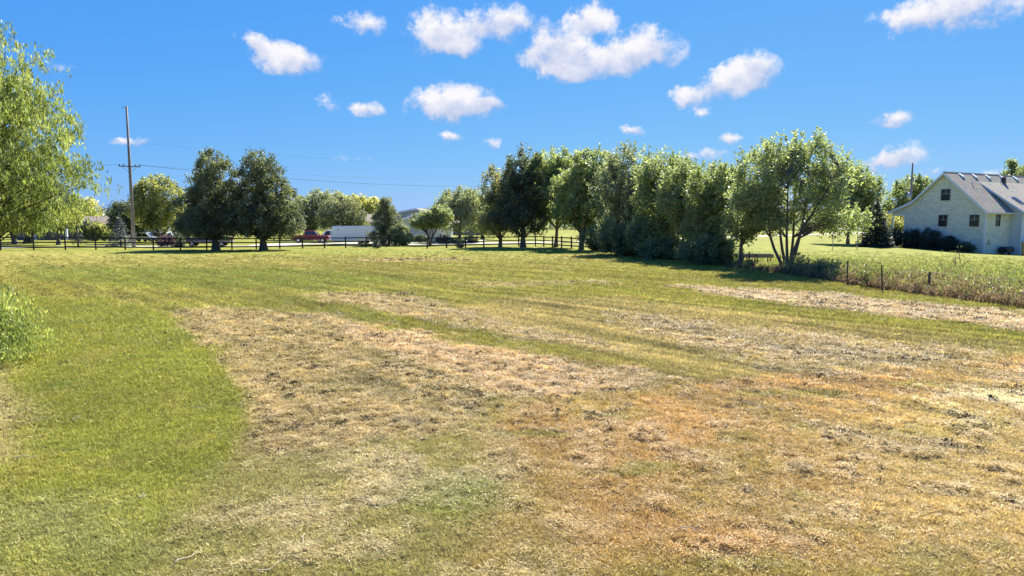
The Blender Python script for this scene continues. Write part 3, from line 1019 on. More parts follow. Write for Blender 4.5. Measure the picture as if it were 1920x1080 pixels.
tree('dense_bush', 'green brush around the fence end under the many-stemmed tree', PX(1118, 76), 76,
     [(0, 0, 1.3, 1.7, 1.4, 1.4), (1.6, -.6, 1.5, 1.7, 1.2, 1.5)], 'green', 100, 120, .42, .2, .5, stems=3, spread=.4, trunk_r=.05, fork=.3, seed=44, group=BG, cat='bush', tintb=-.1)

tree('dense_bush', 'mid-green bush in the tree row just left of the lone fence post gap', PX(1220, 60.5), 60.5,
     [(0, 0, 1.6, 1.8, 1.4, 1.7)], 'green', 110, 120, .42, .19, .5, stems=3, spread=.4, trunk_r=.05, fork=.3, seed=45, group=BG, cat='bush', tintb=-.12)

# ---- two clipped round shrubs in the field in front of the fence
for (px, d, r, lb, sd) in ((706, 84, .46, 'small dark conical shrub in front of the open gap in the board fence', 51), (862, 83, .44, 'small round shrub in front of the board fence right of the gap', 52)):
    tree('small_shrub', lb, PX(px, d, -.3), d, [(0, 0, .42, r, r, .42), (0, 0, .78, r * .5, r * .5, .35)], 'spruce' if sd == 51 else 'pine', 40, 60, .16, .1, .4, stems=1, trunk_r=.03, fork=.1,
         seed=sd, cat='shrub', limb_r=.008, group='small shrubs on the field side of the fence')

# ---- yards across the road
conifer('spruce_tree', 'tiny spindly evergreen sapling between the road and the brown-roofed house', PX(147, 82), 82, 2.6, .9, 'spruce', 9, 6, 26, .2, .5, seed=61)
conifer('spruce_tree', 'small blue-grey spruce standing between the brown-roofed house and the utility pole', PX(227, 83), 83, 4.0, 1.4, 'blue_spruce', 14, 9, 40, .22, .35, seed=62)
conifer('spruce_tree', 'dense dark cone-shaped spruce on the lawn left of the white brick house', PX(1641, 86), 86, 5.9, 2.3, 'spruce', 26, 14, 70, .26, .1, seed=63, power=.8, trunk_r=.14)

YG = 'yard trees beyond the road'
tree('yard_tree', 'dark shade tree on the left beyond the fence behind the willow', PX(30, 90), 90,
     [(0, 0, 5, 4.2, 3.5, 3.0), (-4, 0, 5.5, 4, 3, 3.5)], 'green', 190, 110, .7, .3, .55, trunk_r=.3, seed=71, group=YG, cleanz=2.2)
tree('yard_tree', 'two-trunked dark tree beside the willow shade beyond the road', PX(50, 96), 96,
     [(0, 0, 4.6, 3.6, 3, 2.6), (2.5, 2, 6.0, 2.5, 2.5, 2.2)], 'dark', 130, 110, .7, .3, .55, trunk_r=.34, stems=2, spread=.2, seed=72, group=YG, cleanz=1.9)
tree('yard_tree', 'small yellow-green tree with a low fork left of the brown-roofed house', PX(110, 87), 87,
     [(.1, 0, 3.5, 2.2, 2.2, 1.2), (-.9, 0, 4.4, 1.6, 1.8, 1.2)], 'yellow', 110, 110, .5, .22, .55, trunk_r=.24, fork=1.2, seed=73, group=YG, cleanz=2.0)
tree('yard_tree', 'rust and gold topped tree rising behind the brown-roofed house', PX(148, 160), 160,
     [(0, 0, 6.2, 4.6, 3, 2.8), (-4, 0, 5, 4, 3, 3.5)], 'yellow', 130, 90, 1.0, .45, .6, trunk_r=.3, seed=74, group=YG, tintb=.1)
tree('yard_tree', 'dark bronze-leaved tree between the brown-roofed house and the utility pole', PX(243, 110), 110,
     [(-.4, 0, 3.8, 2.5, 2.2, 2.6), (1.6, 0, 4.0, 1.8, 2, 2.2)], 'dark', 130, 110, .6, .3, .55, trunk_r=.2, seed=75, group=YG)
tree('yard_tree', 'bright yellow-green tree between the utility pole and the two evergreens', PX(300, 96), 96,
     [(0, 0, 6.2, 3.0, 2.8, 2.9), (-1.4, 0, 4.4, 2.6, 2.2, 2.2), (1.2, 0, 4.0, 2.6, 2.2, 2.2)], 'yellow', 210, 115, .6, .26, .55, trunk_r=.25, seed=76, group=YG, tintb=-.12, tip_tint=.1, tipup=.7)
tree('yard_tree', 'green tree half hidden behind the left evergreen beyond the dark pickup', PX(355, 108), 108,
     [(0, 0, 3.6, 3.2, 2.6, 2.6)], 'green', 90, 100, .7, .3, .55, trunk_r=.25, seed=77, group=YG)
tree('yard_tree', 'pale green leafy tree right behind the right evergreen, left of the dark spreading tree', PX(588, 128), 128,
     [(0, 0, 6.0, 3.6, 3, 2.9), (-2, 0, 4, 3, 3, 2.6), (3.6, 0, 7.2, 1.6, 2, 1.4)], 'green_grey', 170, 100, .75, .33, .6, trunk_r=.3, seed=78, group=YG, tipup=.7, tintb=.1)
tree('yard_tree', 'dark rounded evergreen behind the red pickup and white trailer', PX(638, 118), 118,
     [(0, 0, 4.4, 3.4, 3, 3.0), (-.3, 0, 6.2, 1.8, 1.6, 1.5), (2.6, 0, 3.2, 2.2, 2, 2.2)], 'pine', 190, 110, .6, .28, .4, trunk_r=.25, seed=79, group=YG, outward=1)
tree('yard_tree', 'golden green tree behind the roof of the grey-green house', PX(688, 150), 150,
     [(0, 0, 6.2, 3.4, 3, 2.4), (-3.4, 0, 6.6, 2.6, 2.4, 2.2), (2, 0, 5, 2.6, 2.2, 1.8)], 'yellow', 150, 100, .8, .38, .6, trunk_r=.3, seed=80, group=YG, tipup=.6)
tree('yard_tree', 'pointed dark evergreen at the end of the white trailer', PX(728, 97), 97,
     [(0, 0, 5.2, 1.1, 1.1, 1.5), (0, 0, 3.6, 1.8, 1.6, 1.8), (.2, 0, 1.8, 2.6, 2.2, 1.6)], 'pine', 210, 110, .42, .22, .35, trunk_r=.16, seed=81, group=YG, outward=1, tintb=-.1)
tree('yard_bush', 'rounded lighter green bush at the right foot of the pointed evergreen', PX(755, 95), 95,
     [(0, 0, 1.4, 1.2, 1.1, 1.4), (-.4, 0, 2.2, .8, .8, .8)], 'green_grey', 70, 90, .35, .2, .5, trunk_r=.06, seed=82, cat='bush', tintb=.0)
tree('yard_tree', 'small umbrella-shaped tree with slanting bare stems beside the grey-green house wall', PX(806, 98), 98,
     [(-1.0, 0, 3.5, 1.6, 1.6, 1.0), (1.2, 0, 4.1, 1.7, 1.7, 1.3), (.4, 0, 3.2, 2.2, 2, .8)], 'green', 120, 110, .5, .24, .55, stems=5, spread=.3, trunk_r=.15, fork=1.2, seed=83, group=YG, cleanz=2.2)
tree('yard_tree', 'light feathery willow-like tree to the left of the tree row', PX(862, 110), 110,
     [(0, 0, 6.6, 3.0, 2.8, 2.3), (-.6, 0, 4.6, 3.6, 3, 2.4), (2.4, 0, 5.6, 2.2, 2.2, 2.8)], 'green_grey', 230, 110, .6, .27, .45, trunk_r=.3, seed=84, group=YG, droop=.8, tintb=.15)
tree('yard_tree', 'pale sunlit tree seen through the gap left of the tree row', PX(905, 135), 135,
     [(0, 0, 4.6, 3.4, 2.8, 3.4)], 'yellow', 110, 90, .75, .34, .55, trunk_r=.3, seed=85, group=YG, tintb=.1)
tree('yard_tree', 'leafy tree standing behind the left part of the white brick house by the dark mast', PX(1705, 118), 118,
     [(0, 0, 7.8, 3.2, 3, 3.4), (-1.8, 0, 5.2, 2.6, 2.5, 2.6), (2.4, 0, 8.0, 2.0, 2, 2.4)], 'mulberry', 190, 110, .7, .32, .6, trunk_r=.3, seed=86, group=YG, tipup=.8)
tree('yard_tree', 'low pale tree behind the dark spruce on the white brick house lawn', PX(1668, 112), 112,
     [(0, 0, 2.6, 2.0, 2, 2.2)], 'yellow', 70, 90, .6, .28, .55, trunk_r=.14, seed=87, group=YG)
tree('yard_tree', 'narrow tree top showing above the ridge of the white brick house', PX(1887, 140), 140,
     [(0, 0, 10.5, 1.2, 1.2, 5.4)], 'green', 80, 90, .7, .35, .6, trunk_r=.25, seed=88, group=YG)
tree('yard_tree', 'tree crown above the white brick house roof at the right edge', PX(1925, 135), 135,
     [(0, 0, 9.5, 2.6, 2.4, 5.2)], 'green', 130, 90, .8, .35, .6, trunk_r=.3, seed=89, group=YG)

# ---- shrubs of the yards
SG = 'foundation shrubs along the gable wall'
tree('reddish_shrub', 'small wine-red leaved shrub beside the road right of the utility pole', PX(311, 84), 84, [(0, 0, .85, .85, .8, .8)], 'purple', 45, 80, .25, .16, .55, stems=3, spread=.3, trunk_r=.04, fork=.2, seed=91, cat='shrub')
tree('yard_shrub', 'dark shrub at the left front of the brown-roofed house', PX(172, 120), 120, [(0, 0, 1.7, 1.5, 1.3, 1.7)], 'dark', 60, 80, .45, .28, .5, stems=3, spread=.3, trunk_r=.06, fork=.3, seed=92, cat='shrub')
tree('yard_shrub', 'sloping yellow-green hedge before the brown-roofed house', PX(197, 119), 119, [(-1.2, 0, 1.6, 1.6, 1.2, 1.5), (1.2, 0, 1.1, 2.0, 1.2, 1.0)], 'yellow', 90, 90, .4, .26, .5, stems=3, spread=.4, trunk_r=.05, fork=.3, seed=93, cat='hedge', tintb=-.15)
for k, (px, d, w, h, lf, lb) in enumerate(((832, 104, 1.0, .7, 'purple', 'low wine-red bed shrub below the small umbrella tree'), (858, 104, 1.3, .6, 'green', 'low green bed shrub beyond the fence beneath the feathery tree'),
                                    (884, 106, 1.0, .8, 'reddish', 'rusty brown low shrub beyond the fence right of the feathery tree'), (774, 112, .8, .5, 'dark', 'dark ball shrub at the foot of the grey-green garage wall, left one'),
                                    (789, 111, .8, .6, 'dark', 'dark ball shrub at the foot of the grey-green garage wall, right one'), (336, 86, .8, .9, 'dark', 'dark low shrub beside the rear of the dark pickup'))):
    tree('bed_shrub', lb, PX(px, d, -.3), d, [(0, 0, h * .8, w, w * .8, h)], lf, 36, 60, .3, .2, .5, stems=2, spread=.3, trunk_r=.03, fork=.15, seed=100 + k, cat='shrub', group='low shrubs in the yards beyond the road')

# ------------------------------------------------------------------ board fence
M['black_wood'] = pbr('black_fence_paint', (0.022, 0.020, 0.022), 0.7, var=.4, nscale=8)
M['post_wood'] = pbr('weathered_post', (0.06, 0.05, 0.045), 0.9, var=.3)


def board_fence(label, pts, spacing, h=1.42, group='board fence runs'):
    """pts plan polyline"""
    P = [Vector(p) for p in pts]
    root = empty('board_fence', (P[0].x, P[0].y, TZ(P[0].x, P[0].y)), 0, label, 'fence', group)
    o = Vector(root.location)
    posts = []
    for i in range(len(P) - 1):
        L = (P[i + 1] - P[i]).length
        n = max(1, round(L / spacing))
        for k in range(n + (1 if i == len(P) - 2 else 0)):
            q = P[i].lerp(P[i + 1], k / n)
            posts.append(Vector((q.x, q.y, TZ(q.x, q.y))))
    pm = MB().box(-.07, -.07, -.25, .07, .07, h)
    pm.add([(-.07, -.07, h), (.07, -.07, h), (.07, .07, h), (-.07, .07, h), (0, 0, h + .035)], [(0, 1, 4), (1, 2, 4), (2, 3, 4), (3, 0, 4)])
    first = None
    for k, p in enumerate(posts):
        nx = posts[min(k + 1, len(posts) - 1)] - posts[max(k - 1, 0)]
        if first is None:
            first = pm.build('post', M['black_wood'], root)
            ob = first
        else:
            ob = first.copy()
            COL.objects.link(ob)
            ob.parent = root
        ob.location = p - o + Vector((0, 0, random.uniform(-.02, .02)))
        ob.rotation_euler = (random.gauss(0, .012), random.gauss(0, .012), math.atan2(nx.y, nx.x))
    for k in range(len(posts) - 1):
        a, b = posts[k], posts[k + 1]
        d = (b - a)
        nrm = Vector((d.y, -d.x, 0)).normalized() * .088
        for zz in (.34, .80, 1.27):
            j = random.gauss(0, .012)
            MB().bar(a - o + nrm + Vector((0, 0, zz + j)), b - o + nrm + Vector((0, 0, zz + random.gauss(0, .012))), .032, .135).build('rail', M['black_wood'], root)
    return root


FA, FB = (-56.1, 65.9), (-16.6, 90.2)
board_fence('black three-rail board fence run on the left, from the frame edge to the open gap', [FA, FB], 2.72)
board_fence('black three-rail board fence run right of the gap, turning into the tree row', [(PX(801, 85), 85), (3.2, 93), (9.2, 77.5)], 2.7)


# wire fence on steel posts down the right
M['wire'] = pbr('rusty_wire', (0.12, 0.09, 0.07), 0.6, metal=.6)
M['tpost'] = pbr('steel_post', (0.045, 0.04, 0.04), 0.7, metal=.3, var=.3)


def wire_fence():
    P = [(12.4, 62), (13.8, 56.5), (15.1, 51), (PX(1405, 46.5), 46.5), (PX(1463, 42.5), 42.5), (PX(1516, 39), 39), (PX(1588, 34.2), 34.2), (PX(1655, 30.7), 30.7), (PX(1740, 29.5), 29.5), (19.6, 25), (20.2, 21.5)]
    root = empty('wire_fence', (P[0][0], P[0][1], TZ(*P[0])), 0, 'sagging wire fence on thin dark posts running through the weeds on the right', 'fence')
    o = Vector(root.location)
    hs = [1.15, 1.1, 1.15, 1.1, 1.1, 1.15, 1.2, 1.22, 1.0, 1.1, 1.1]
    tops = []
    for i, (p, h) in enumerate(zip(P, hs)):
        z = TZ(*p)
        wood = i in (3, 8)
        m = MB()
        if wood:
            m.tube([(0, 0, -.2), (0, 0, h)], .045, 8)
        else:
            m.box(-.03, -.008, -.2, .03, .008, h).box(-.008, .0085, -.2, .008, .045, h)
        ob = m.build('post', M['post_wood'] if wood else M['tpost'], root)
        ob.location = Vector((p[0], p[1], z)) - o
        ob.rotation_euler = (random.gauss(0, .03), random.gauss(0, .03), random.random())
        tops.append(Vector((p[0], p[1], z)))
    for zz in (.35, .7, 1.02):
        pts = []
        for i in range(len(tops) - 1):
            for k in range(6):
                f = k / 6
                q = tops[i].lerp(tops[i + 1], f)
                pts.append(q - o + Vector((0, 0, zz - .08 * math.sin(math.pi * f))))
        MB().tube(pts, .005, 4).build('wire', M['wire'], root)


wire_fence()


# plank trough / old rail behind the wire fence
M['grey_wood'] = pbr('weathered_planks', (0.24, 0.21, 0.18), 0.9, var=.3, nscale=9, bump=.4)


def trough():
    y = 50.0
    x0, x1 = PX(1362, y), PX(1447, y)
    z = TZ(x0, y)
    root = empty('plank_trough', ((x0 + x1) / 2, y, z), R(-4), 'long weathered grey plank feed trough on legs in front of the big tree', 'trough')
    L = (x1 - x0) / 2
    for yy, nm in ((-.28, 'side_board'), (.28, 'side_board')):
        MB().box(-L, yy - .02, .52, L, yy + .02, .80).build(nm, M['grey_wood'], root, bevel=.008)
    MB().box(-L, -.255, .54, L, .255, .58).build('bottom_board', M['grey_wood'], root)
    for xx in (-L + .001, L - .041):
        MB().box(xx, -.255, .585, xx + .04, .255, .79).build('end_board', M['grey_wood'], root)
    for xx in (-L * .85, -L * .3, L * .3, L * .85):
        for ya in (-.365, .303):
            MB().box(xx - .04, ya, -.1, xx + .04, ya + .062, .74).build('leg', M['grey_wood'], root)


trough()

# ------------------------------------------------------------------ utility poles and wires
M['pole_wood'] = pbr('pole_wood', (0.23, 0.20, 0.17), 0.85, var=.3, nscale=3, bump=.4)
M['metal'] = pbr('galvanised', (0.35, 0.36, 0.37), 0.45, metal=.8)
M['ceramic'] = pbr('insulator', (0.10, 0.07, 0.06), 0.3)
M['cable'] = pbr('cable', (0.05, 0.05, 0.055), 0.6)


def utility_pole(label, x, y, h, arm_z, arms=True, ang=0.45, r=.20):
    z = TZ(x, y)
    root = empty('utility_pole', (x, y, z), ang, label, 'utility pole', 'utility poles along the road')
    n = 12
    MB().tube([(0, 0, -.3), (0, 0, h * .5), (0, 0, h)], [r * 1.1, r * .85, r * .55], 12).build('pole', M['pole_wood'], root, smooth=True)
    if arms:
        MB().bar((-1.15, -.24, arm_z), (1.15, -.24, arm_z), .1, .12).build('crossarm', M['pole_wood'], root)
        for s in (-1, 1):
            MB().bar((s * .75, -.25, arm_z - .07), (s * .12, -.22, arm_z - .7), .03, .04).build('brace', M['metal'], root)
        for xx in (-1.05, -.6, .6, 1.05):
            MB().tube([(xx, -.24, arm_z + .06), (xx, -.24, arm_z + .13), (xx, -.24, arm_z + .16), (xx, -.24, arm_z + .27)], [.025, .06, .075, .04], 8).build('insulator', M['ceramic'], root)
        MB().tube([(0, -.36, arm_z - .25), (0, -.36, arm_z + .25)], .13, 10).build('switch_box', M['ceramic'], root)
        MB().bar((0, 0, h - .25), (-.55, 0, h - .2), .06, .06).build('top_bracket', M['metal'], root)
    return root


px0, py0 = PX(251.5, 82), 82
utility_pole('tall bare wooden utility pole with one crossarm, rising beyond the fence on the left', px0, py0, 16.6, 9.55)
x2, y2 = 5.5, 165.0
utility_pole('utility pole standing hidden behind the tree row beyond the road', x2, y2, 13.5, 12.0)
x3, y3 = -95.0, 62.0
utility_pole('utility pole outside the left edge of the view along the road', x3, y3, 16.6, 9.8)


def cable(label, a, b, sag, r=.02):
    a, b = Vector(a), Vector(b)
    pts = []
    for k in range(25):
        f = k / 24
        p = a.lerp(b, f)
        p.z -= sag * 4 * f * (1 - f)
        pts.append(p)
    o = MB().tube(pts, r, 5).build('power_line', M['cable'])
    tag(o, label, 'power line', 'power lines strung along the road')


zA = TZ(px0, py0) + 9.75
dz2 = TZ(x2, y2)
cable('power line from the crossarm to the right, darkest and lowest of the visible lines', (px0 + .95, py0 + .3, zA), (x2, y2, dz2 + 12.2), 1.3, .020)
cable('power line running to the right just above the darkest line', (px0 + .6, py0 - .2, zA), (x2 - .7, y2, dz2 + 13.2), .7, .007)
cable('faint upper power line running right from high on the utility pole', (px0, py0, TZ(px0, py0) + 12.4), (x2 + .7, y2, dz2 + 15.5), .5, .006)
cable('power line leaving the utility pole crossarm toward the left edge', (px0 - .95, py0 - .4, zA), (x3 + 1.2, y3, TZ(x3, y3) + 10), .8, .008)
cable('second power line from the pole crossarm toward the left edge', (px0 - .6, py0 - .2, zA), (x3 + .5, y3, TZ(x3, y3) + 10), .9, .007)

# dark mast and meter pole behind the brick house
mx, my = PX(1703, 108), 108
mz = TZ(mx, my)
root = empty('utility_pole', (mx, my, mz), 0, 'dark wooden service pole with a pale transformer can behind the white brick house', 'utility pole', 'utility poles along the road')
MB().tube([(0, 0, -.3), (0, 0, 12.9)], [.2, .12], 10).build('pole', M['pole_wood'], root, smooth=True)
MB().tube([(-.35, -.1, 7.2), (-.35, -.1, 7.3), (-.35, -.1, 8.2), (-.35, -.1, 8.3)], [.2, .28, .28, .2], 12).build('transformer', M['metal'], root, smooth=True)
MB().tube([(.1, 0, 6.8), (.6, 0, 7.1), (1.0, 0, 6.6)], .03, 6).build('service_loop', M['cable'], root)


# ------------------------------------------------------------------ houses
def brick_mat(name, c1, c2, mortar, sc=1.0):
    m, nt, out = new_mat(name)
    tc = nd(nt, 'ShaderNodeTexCoord')
    sep = nd(nt, 'ShaderNodeSeparateXYZ')
    lk(nt, tc.outputs['Object'], sep.inputs[0])
    sm = math_n(nt, 'ADD', sep.outputs[0], sep.outputs[1])
    cb = nd(nt, 'ShaderNodeCombineXYZ')
    lk(nt, sm, cb.inputs[0])
    lk(nt, sep.outputs[2], cb.inputs[1])
    br = nd(nt, 'ShaderNodeTexBrick')
    br.inputs['Scale'].default_value = sc
    br.inputs['Color1'].default_value = (*c1, 1)
    br.inputs['Color2'].default_value = (*c2, 1)
    br.inputs['Mortar'].default_value = (*mortar, 1)
    br.inputs['Mortar Size'].default_value = .018
    br.inputs['Mortar Smooth'].default_value = .5
    br.inputs['Brick Width'].default_value = .62
    br.inputs['Row Height'].default_value = .23
    br.inputs['Bias'].default_value = .1
    lk(nt, cb.outputs[0], br.inputs[0])
    n = noise_n(nt, cb.outputs[0], 1.7, 6, .65)
    v = ramp_n(nt, n.outputs[0], [(.3, (.80, .82, .82)), (.7, (1.12, 1.1, 1.08))])
    c = mix_n(nt, 1.0, br.outputs['Color'], v, 'MULTIPLY')
    b = nd(nt, 'ShaderNodeBsdfPrincipled')
    b.inputs['Roughness'].default_value = .9
    lk(nt, c, b.inputs['Base Color'])
    bp = nd(nt, 'ShaderNodeBump')
    bp.inputs['Strength'].default_value = .5
    bp.inputs['Distance'].default_value = .015
    lk(nt, br.outputs['Fac'], bp.inputs['Height'])
    bp.invert = True
    lk(nt, bp.outputs[0], b.inputs['Normal'])
    lk(nt, b.outputs[0], out.inputs[0])
    return m


def shingle_mat(name, col):
    m, nt, out = new_mat(name)
    tc = nd(nt, 'ShaderNodeTexCoord')
    mp = nd(nt, 'ShaderNodeMapping')
    mp.inputs['Scale'].default_value = (3.2, 3.2, 8.5)
    lk(nt, tc.outputs['Object'], mp.inputs[0])
    v = nd(nt, 'ShaderNodeTexVoronoi')
    v.inputs['Scale'].default_value = 1.3
    lk(nt, mp.outputs[0], v.inputs['Vector'])
    n = noise_n(nt, tc.outputs['Object'], .8, 5, .6)
    c = mix_n(nt, .55, tuple(col), v.outputs['Color'], 'SOFT_LIGHT')
    v2 = ramp_n(nt, n.outputs[0], [(.3, (.85, .85, .85)), (.7, (1.15, 1.13, 1.1))])
    c = mix_n(nt, 1.0, c, v2, 'MULTIPLY')
    hsn = nd(nt, 'ShaderNodeHueSaturation')
    hsn.inputs['Saturation'].default_value = .85
    lk(nt, c, hsn.inputs['Color'])
    b = nd(nt, 'ShaderNodeBsdfPrincipled')
    b.inputs['Roughness'].default_value = .92
    lk(nt, hsn.outputs[0], b.inputs['Base Color'])
    lk(nt, b.outputs[0], out.inputs[0])
    return m


def siding_mat(name, col, row=.16):
    m, nt, out = new_mat(name)
    tc = nd(nt, 'ShaderNodeTexCoord')
    sep = nd(nt, 'ShaderNodeSeparateXYZ')
    lk(nt, tc.outputs['Object'], sep.inputs[0])
    f = math_n(nt, 'FRACT', math_n(nt, 'DIVIDE', sep.outputs[2], row))
    c = ramp_n(nt, f, [(0, tuple(x * .7 for x in col)), (.12, col), (1, tuple(min(1, x * 1.03) for x in col))])
    b = nd(nt, 'ShaderNodeBsdfPrincipled')
    b.inputs['Roughness'].default_value = .6
    lk(nt, c, b.inputs['Base Color'])
    bp = nd(nt, 'ShaderNodeBump')
    bp.inputs['Strength'].default_value = .6
    bp.inputs['Distance'].default_value = .02
    lk(nt, f, bp.inputs['Height'])
    lk(nt, bp.outputs[0], b.inputs['Normal'])
    lk(nt, b.outputs[0], out.inputs[0])
    return m


M['white_brick'] = brick_mat('painted_brick', (0.82, 0.79, 0.57), (0.72, 0.70, 0.52), (0.52, 0.51, 0.39))
M['shingle_grey'] = shingle_mat('grey_shingles', (0.235, 0.21, 0.145))
M['shingle_brown'] = shingle_mat('brown_shingles', (0.24, 0.18, 0.12))
M['white_trim'] = pbr('white_trim', (0.72, 0.74, 0.72), 0.5, var=.06)
M['dark_glass'] = pbr('dark_glass', (0.025, 0.028, 0.032), 0.12, var=.3, spec=.8)
M['siding_pale'] = siding_mat('pale_siding', (0.60, 0.64, 0.63))
M['siding_green'] = siding_mat('grey_green_siding', (0.52, 0.56, 0.44), .14)
M['tan_brick'] = brick_mat('tan_brick', (0.30, 0.22, 0.17), (0.24, 0.17, 0.13), (0.3, .28, .25))
M['window_frame'] = pbr('window_frame', (0.10, 0.085, 0.08), 0.6)
M['black_plastic'] = pbr('black_cover', (0.02, 0.022, 0.025), 0.5)


def window(root, x, y, z, w, h, nrm='-y', mat_frame=None, muntin=True):
    """window lying in the wall plane through (x,y); nrm outward direction"""
    fr = mat_frame or M['window_frame']
    t = .07
    out = .03
    m = MB()
    if nrm == '-y':
        for (a0, a1, b0, b1) in ((-w / 2 - t, w / 2 + t, h / 2, h / 2 + t), (-w / 2 - t, w / 2 + t, -h / 2 - t, -h / 2), (-w / 2 - t, -w / 2, -h / 2, h / 2), (w / 2, w / 2 + t, -h / 2, h / 2)):
            m.box(a0, -out - .03, b0, a1, .05, b1)
        if muntin:
            m.box(-w / 2, -out - .01, -.03, w / 2, 0, .03)
    wf = m.build('window', fr, root)
    wf.location = (x, y, z)
    pn = MB().box(-w / 2, -.006, -h / 2, w / 2, .04, h / 2).build('pane', M['dark_glass'], wf)
    if muntin:
        MB().box(-w / 2, -.016, h * .12, w / 2, -.007, h * .12 + .02).box(-.012, -.018, .03, .012, -.0065, h / 2).build('muntin', M['white_trim'], wf)
    return wf


def main_house():
    # local frame: u (+X local) runs along the gable wall towards the camera side, w (+Y local) runs back along the ridge
    cx, cy = 53.3, 85.0
    ang = math.atan2(-.88, .47)       # local +X direction
    root = empty('white_brick_house', (cx, cy, 0), ang, 'white painted brick house with a steep grey shingle roof at the right edge', 'house')
    # outward normal of the gable wall in local coords is -Y ; local +Y = (.88,.47)
    B = -2.2
    def bx(x0, y0, z0, x1, y1, z1): return MB().box(x0, y0, z0, x1, y1, z1)
    prof = [(-4.85, B), (4.85, B), (4.85, 4.42), (0, 8.98), (-3.75, 5.55), (-4.85, 5.02)]
    MB().prism(prof, 0, 22).build('wall', M['white_brick'], root)
    # porch: roof carried on posts beyond the left wall
    MB().box(-6.65, .15, 3.85, -4.86, 21, 4.08).build('porch_beam', M['white_trim'], root)
    for yy in (.2, 5, 10):
        MB().box(-6.6, yy, -.6, -6.42, yy + .18, 3.845).build('porch_post', M['white_trim'], root)
    MB().box(-6.8, .2, -.6, -4.86, 21, .05).build('porch_floor', M['drive'], root)
    # gable end of the porch
    MB().add([(-6.65, .05, 4.09), (-4.86, .05, 4.09), (-4.86, .05, 5.0), (-6.65, .05, 4.33), (-6.65, .14, 4.09), (-4.86, .14, 4.09), (-4.86, .14, 5.0), (-6.65, .14, 4.33)],
             [(0, 1, 2, 3), (7, 6, 5, 4), (0, 4, 5, 1), (1, 5, 6, 2), (2, 6, 7, 3), (3, 7, 4, 0)]).build('porch_gable', M['siding_pale'], root)
    # roof slabs (top profile offset above the wall)
    y0, y1 = -.32, 22.3
    def slab(x0, z0, x1, z1, ya, yb, t=.14, name='roof', mat=None):
        return MB().prism([(x0, z0), (x1, z1), (x1, z1 + t), (x0, z0 + t)], ya, yb).build(name, mat or M['shingle_grey'], root)
    slab(5.3, 4.06, 0, 9.03, y0, y1)
    slab(0, 9.03, -3.8, 5.56, y0, y1)
    slab(-3.8, 5.56, -6.95, 4.22, y0, y1)
    # rake boards
    for (a, b) in (((5.32, 4.0), (0, 9.0)), ((0, 9.0), (-3.8, 5.5)), ((-3.8, 5.5), (-6.97, 4.16))):
        MB().prism([(a[0], a[1] - .16), (b[0], b[1] - .16), (b[0], b[1] + .16), (a[0], a[1] + .16)], y0 - .045, y0 - .003).build('rake_board', M['white_trim'], root)
    # ridge cap
    MB().prism([(-.12, 9.10), (.12, 9.10), (0, 9.25)], y0, y1).build('ridge_cap', M['shingle_grey'], root)
    # gutter and downspouts
    MB().box(5.31, -.30, 4.02, 5.43, 5.55, 4.16).build('gutter', M['white_trim'], root)
    MB().box(4.90, .04, -1.5, 5.0, .14, 3.95).build('downspout', M['white_trim'], root)
    MB().box(4.86, -.02, -1.6, 4.90, .12, 4.3).build('corner_board', M['white_trim'], root)
    # windows on gable
    window(root, .25, -.01, 6.38, .95, 1.25)
    window(root, .10, -.01, 3.22, .92, 1.32)
    window(root, 3.75, -.01, 3.22, .92, 1.28)
    # side window + basement window
    ws = window(root, 4.86, 2.9, 3.25, .75, 1.25)
    ws.rotation_euler = (0, 0, math.pi / 2)
    window(root, 2.2, -.01, -.05, .85, .35, muntin=False)
    for (yy, zz) in ((.9, .5), (1.25, .35), (1.1, .75)):
        MB().box(4.86, yy, zz, 4.98, yy + .2, zz + .22).build('meter_box', M['metal'], root)
    # projecting wing with its own shallower shed roof
    wy0, wy1, p = 5.6, 19.0, 6.15
    MB().prism([(4.86, B), (p, B), (p, 4.25), (4.86, 5.05)], wy0, wy1).build('wing_wall', M['siding_pale'], root)
    MB().prism([(1.15, 7.98), (4.86, 4.55), (4.86, 5.02), (1.3, 7.98)], wy0 + .02, wy0 + .14).build('wing_cheek', M['siding_pale'], root)
    slab(p + .55, 3.98, 1.05, 8.02, wy0 - .35, wy1 + .3, .14, 'wing_roof')
    MB().prism([(p + .57, 3.86), (1.05, 7.88), (1.05, 8.16), (p + .57, 4.14)], wy0 - .395, wy0 - .353).build('wing_rake_board', M['white_trim'], root)
    MB().box(p + .56, wy0 - .35, 3.92, p + .67, wy1, 4.06).build('wing_gutter', M['white_trim'], root)
    MB().box(p - .05, wy0 - .06, .6, p + .05, wy0 - .003, 4.2).build('wing_corner_board', M['white_trim'], root)
    MB().box(p + .003, wy0 + .4, -1.6, p + .05, wy0 + 3.2, .55).build('garage_door', M['dark_glass'], root)
    MB().box(p + .003, wy0 + .1, .62, p + 1.2, wy1, .80).build('balcony', M['white_trim'], root)
    # skylights
    for yy in (7.2, 10.6):
        xm, zm = 4.55, 5.55
        sl = (8.02 - 3.98) / (p + .55 - 1.05)
        a, b = xm - .55, xm + .55
        za = 8.02 + .15 - (a - 1.05) * sl
        zb = 8.02 + .15 - (b - 1.05) * sl
        sk = MB().prism([(a, za), (b, zb), (b, zb + .1), (a, za + .1)], yy, yy + .9).build('skylight', M['metal'], root)
        MB().prism([(a + .06, za + .104 - .06 * sl), (b - .06, zb + .104 + .06 * sl), (b - .06, zb + .115 + .06 * sl), (a + .06, za + .115 - .06 * sl)], yy + .07, yy + .83).build('pane', M['dark_glass'], sk)
    # vents along the ridge
    for yy in (2.5, 5.4, 8.4, 11.8, 15.0):
        x = .42
        z = 9.17 - x * .94
        MB().prism([(x - .25, z + .25), (x + .3, z - .28), (x + .3, z - .08), (x - .25, z + .33)], yy, yy + .45).build('roof_vent', M['white_trim'], root)
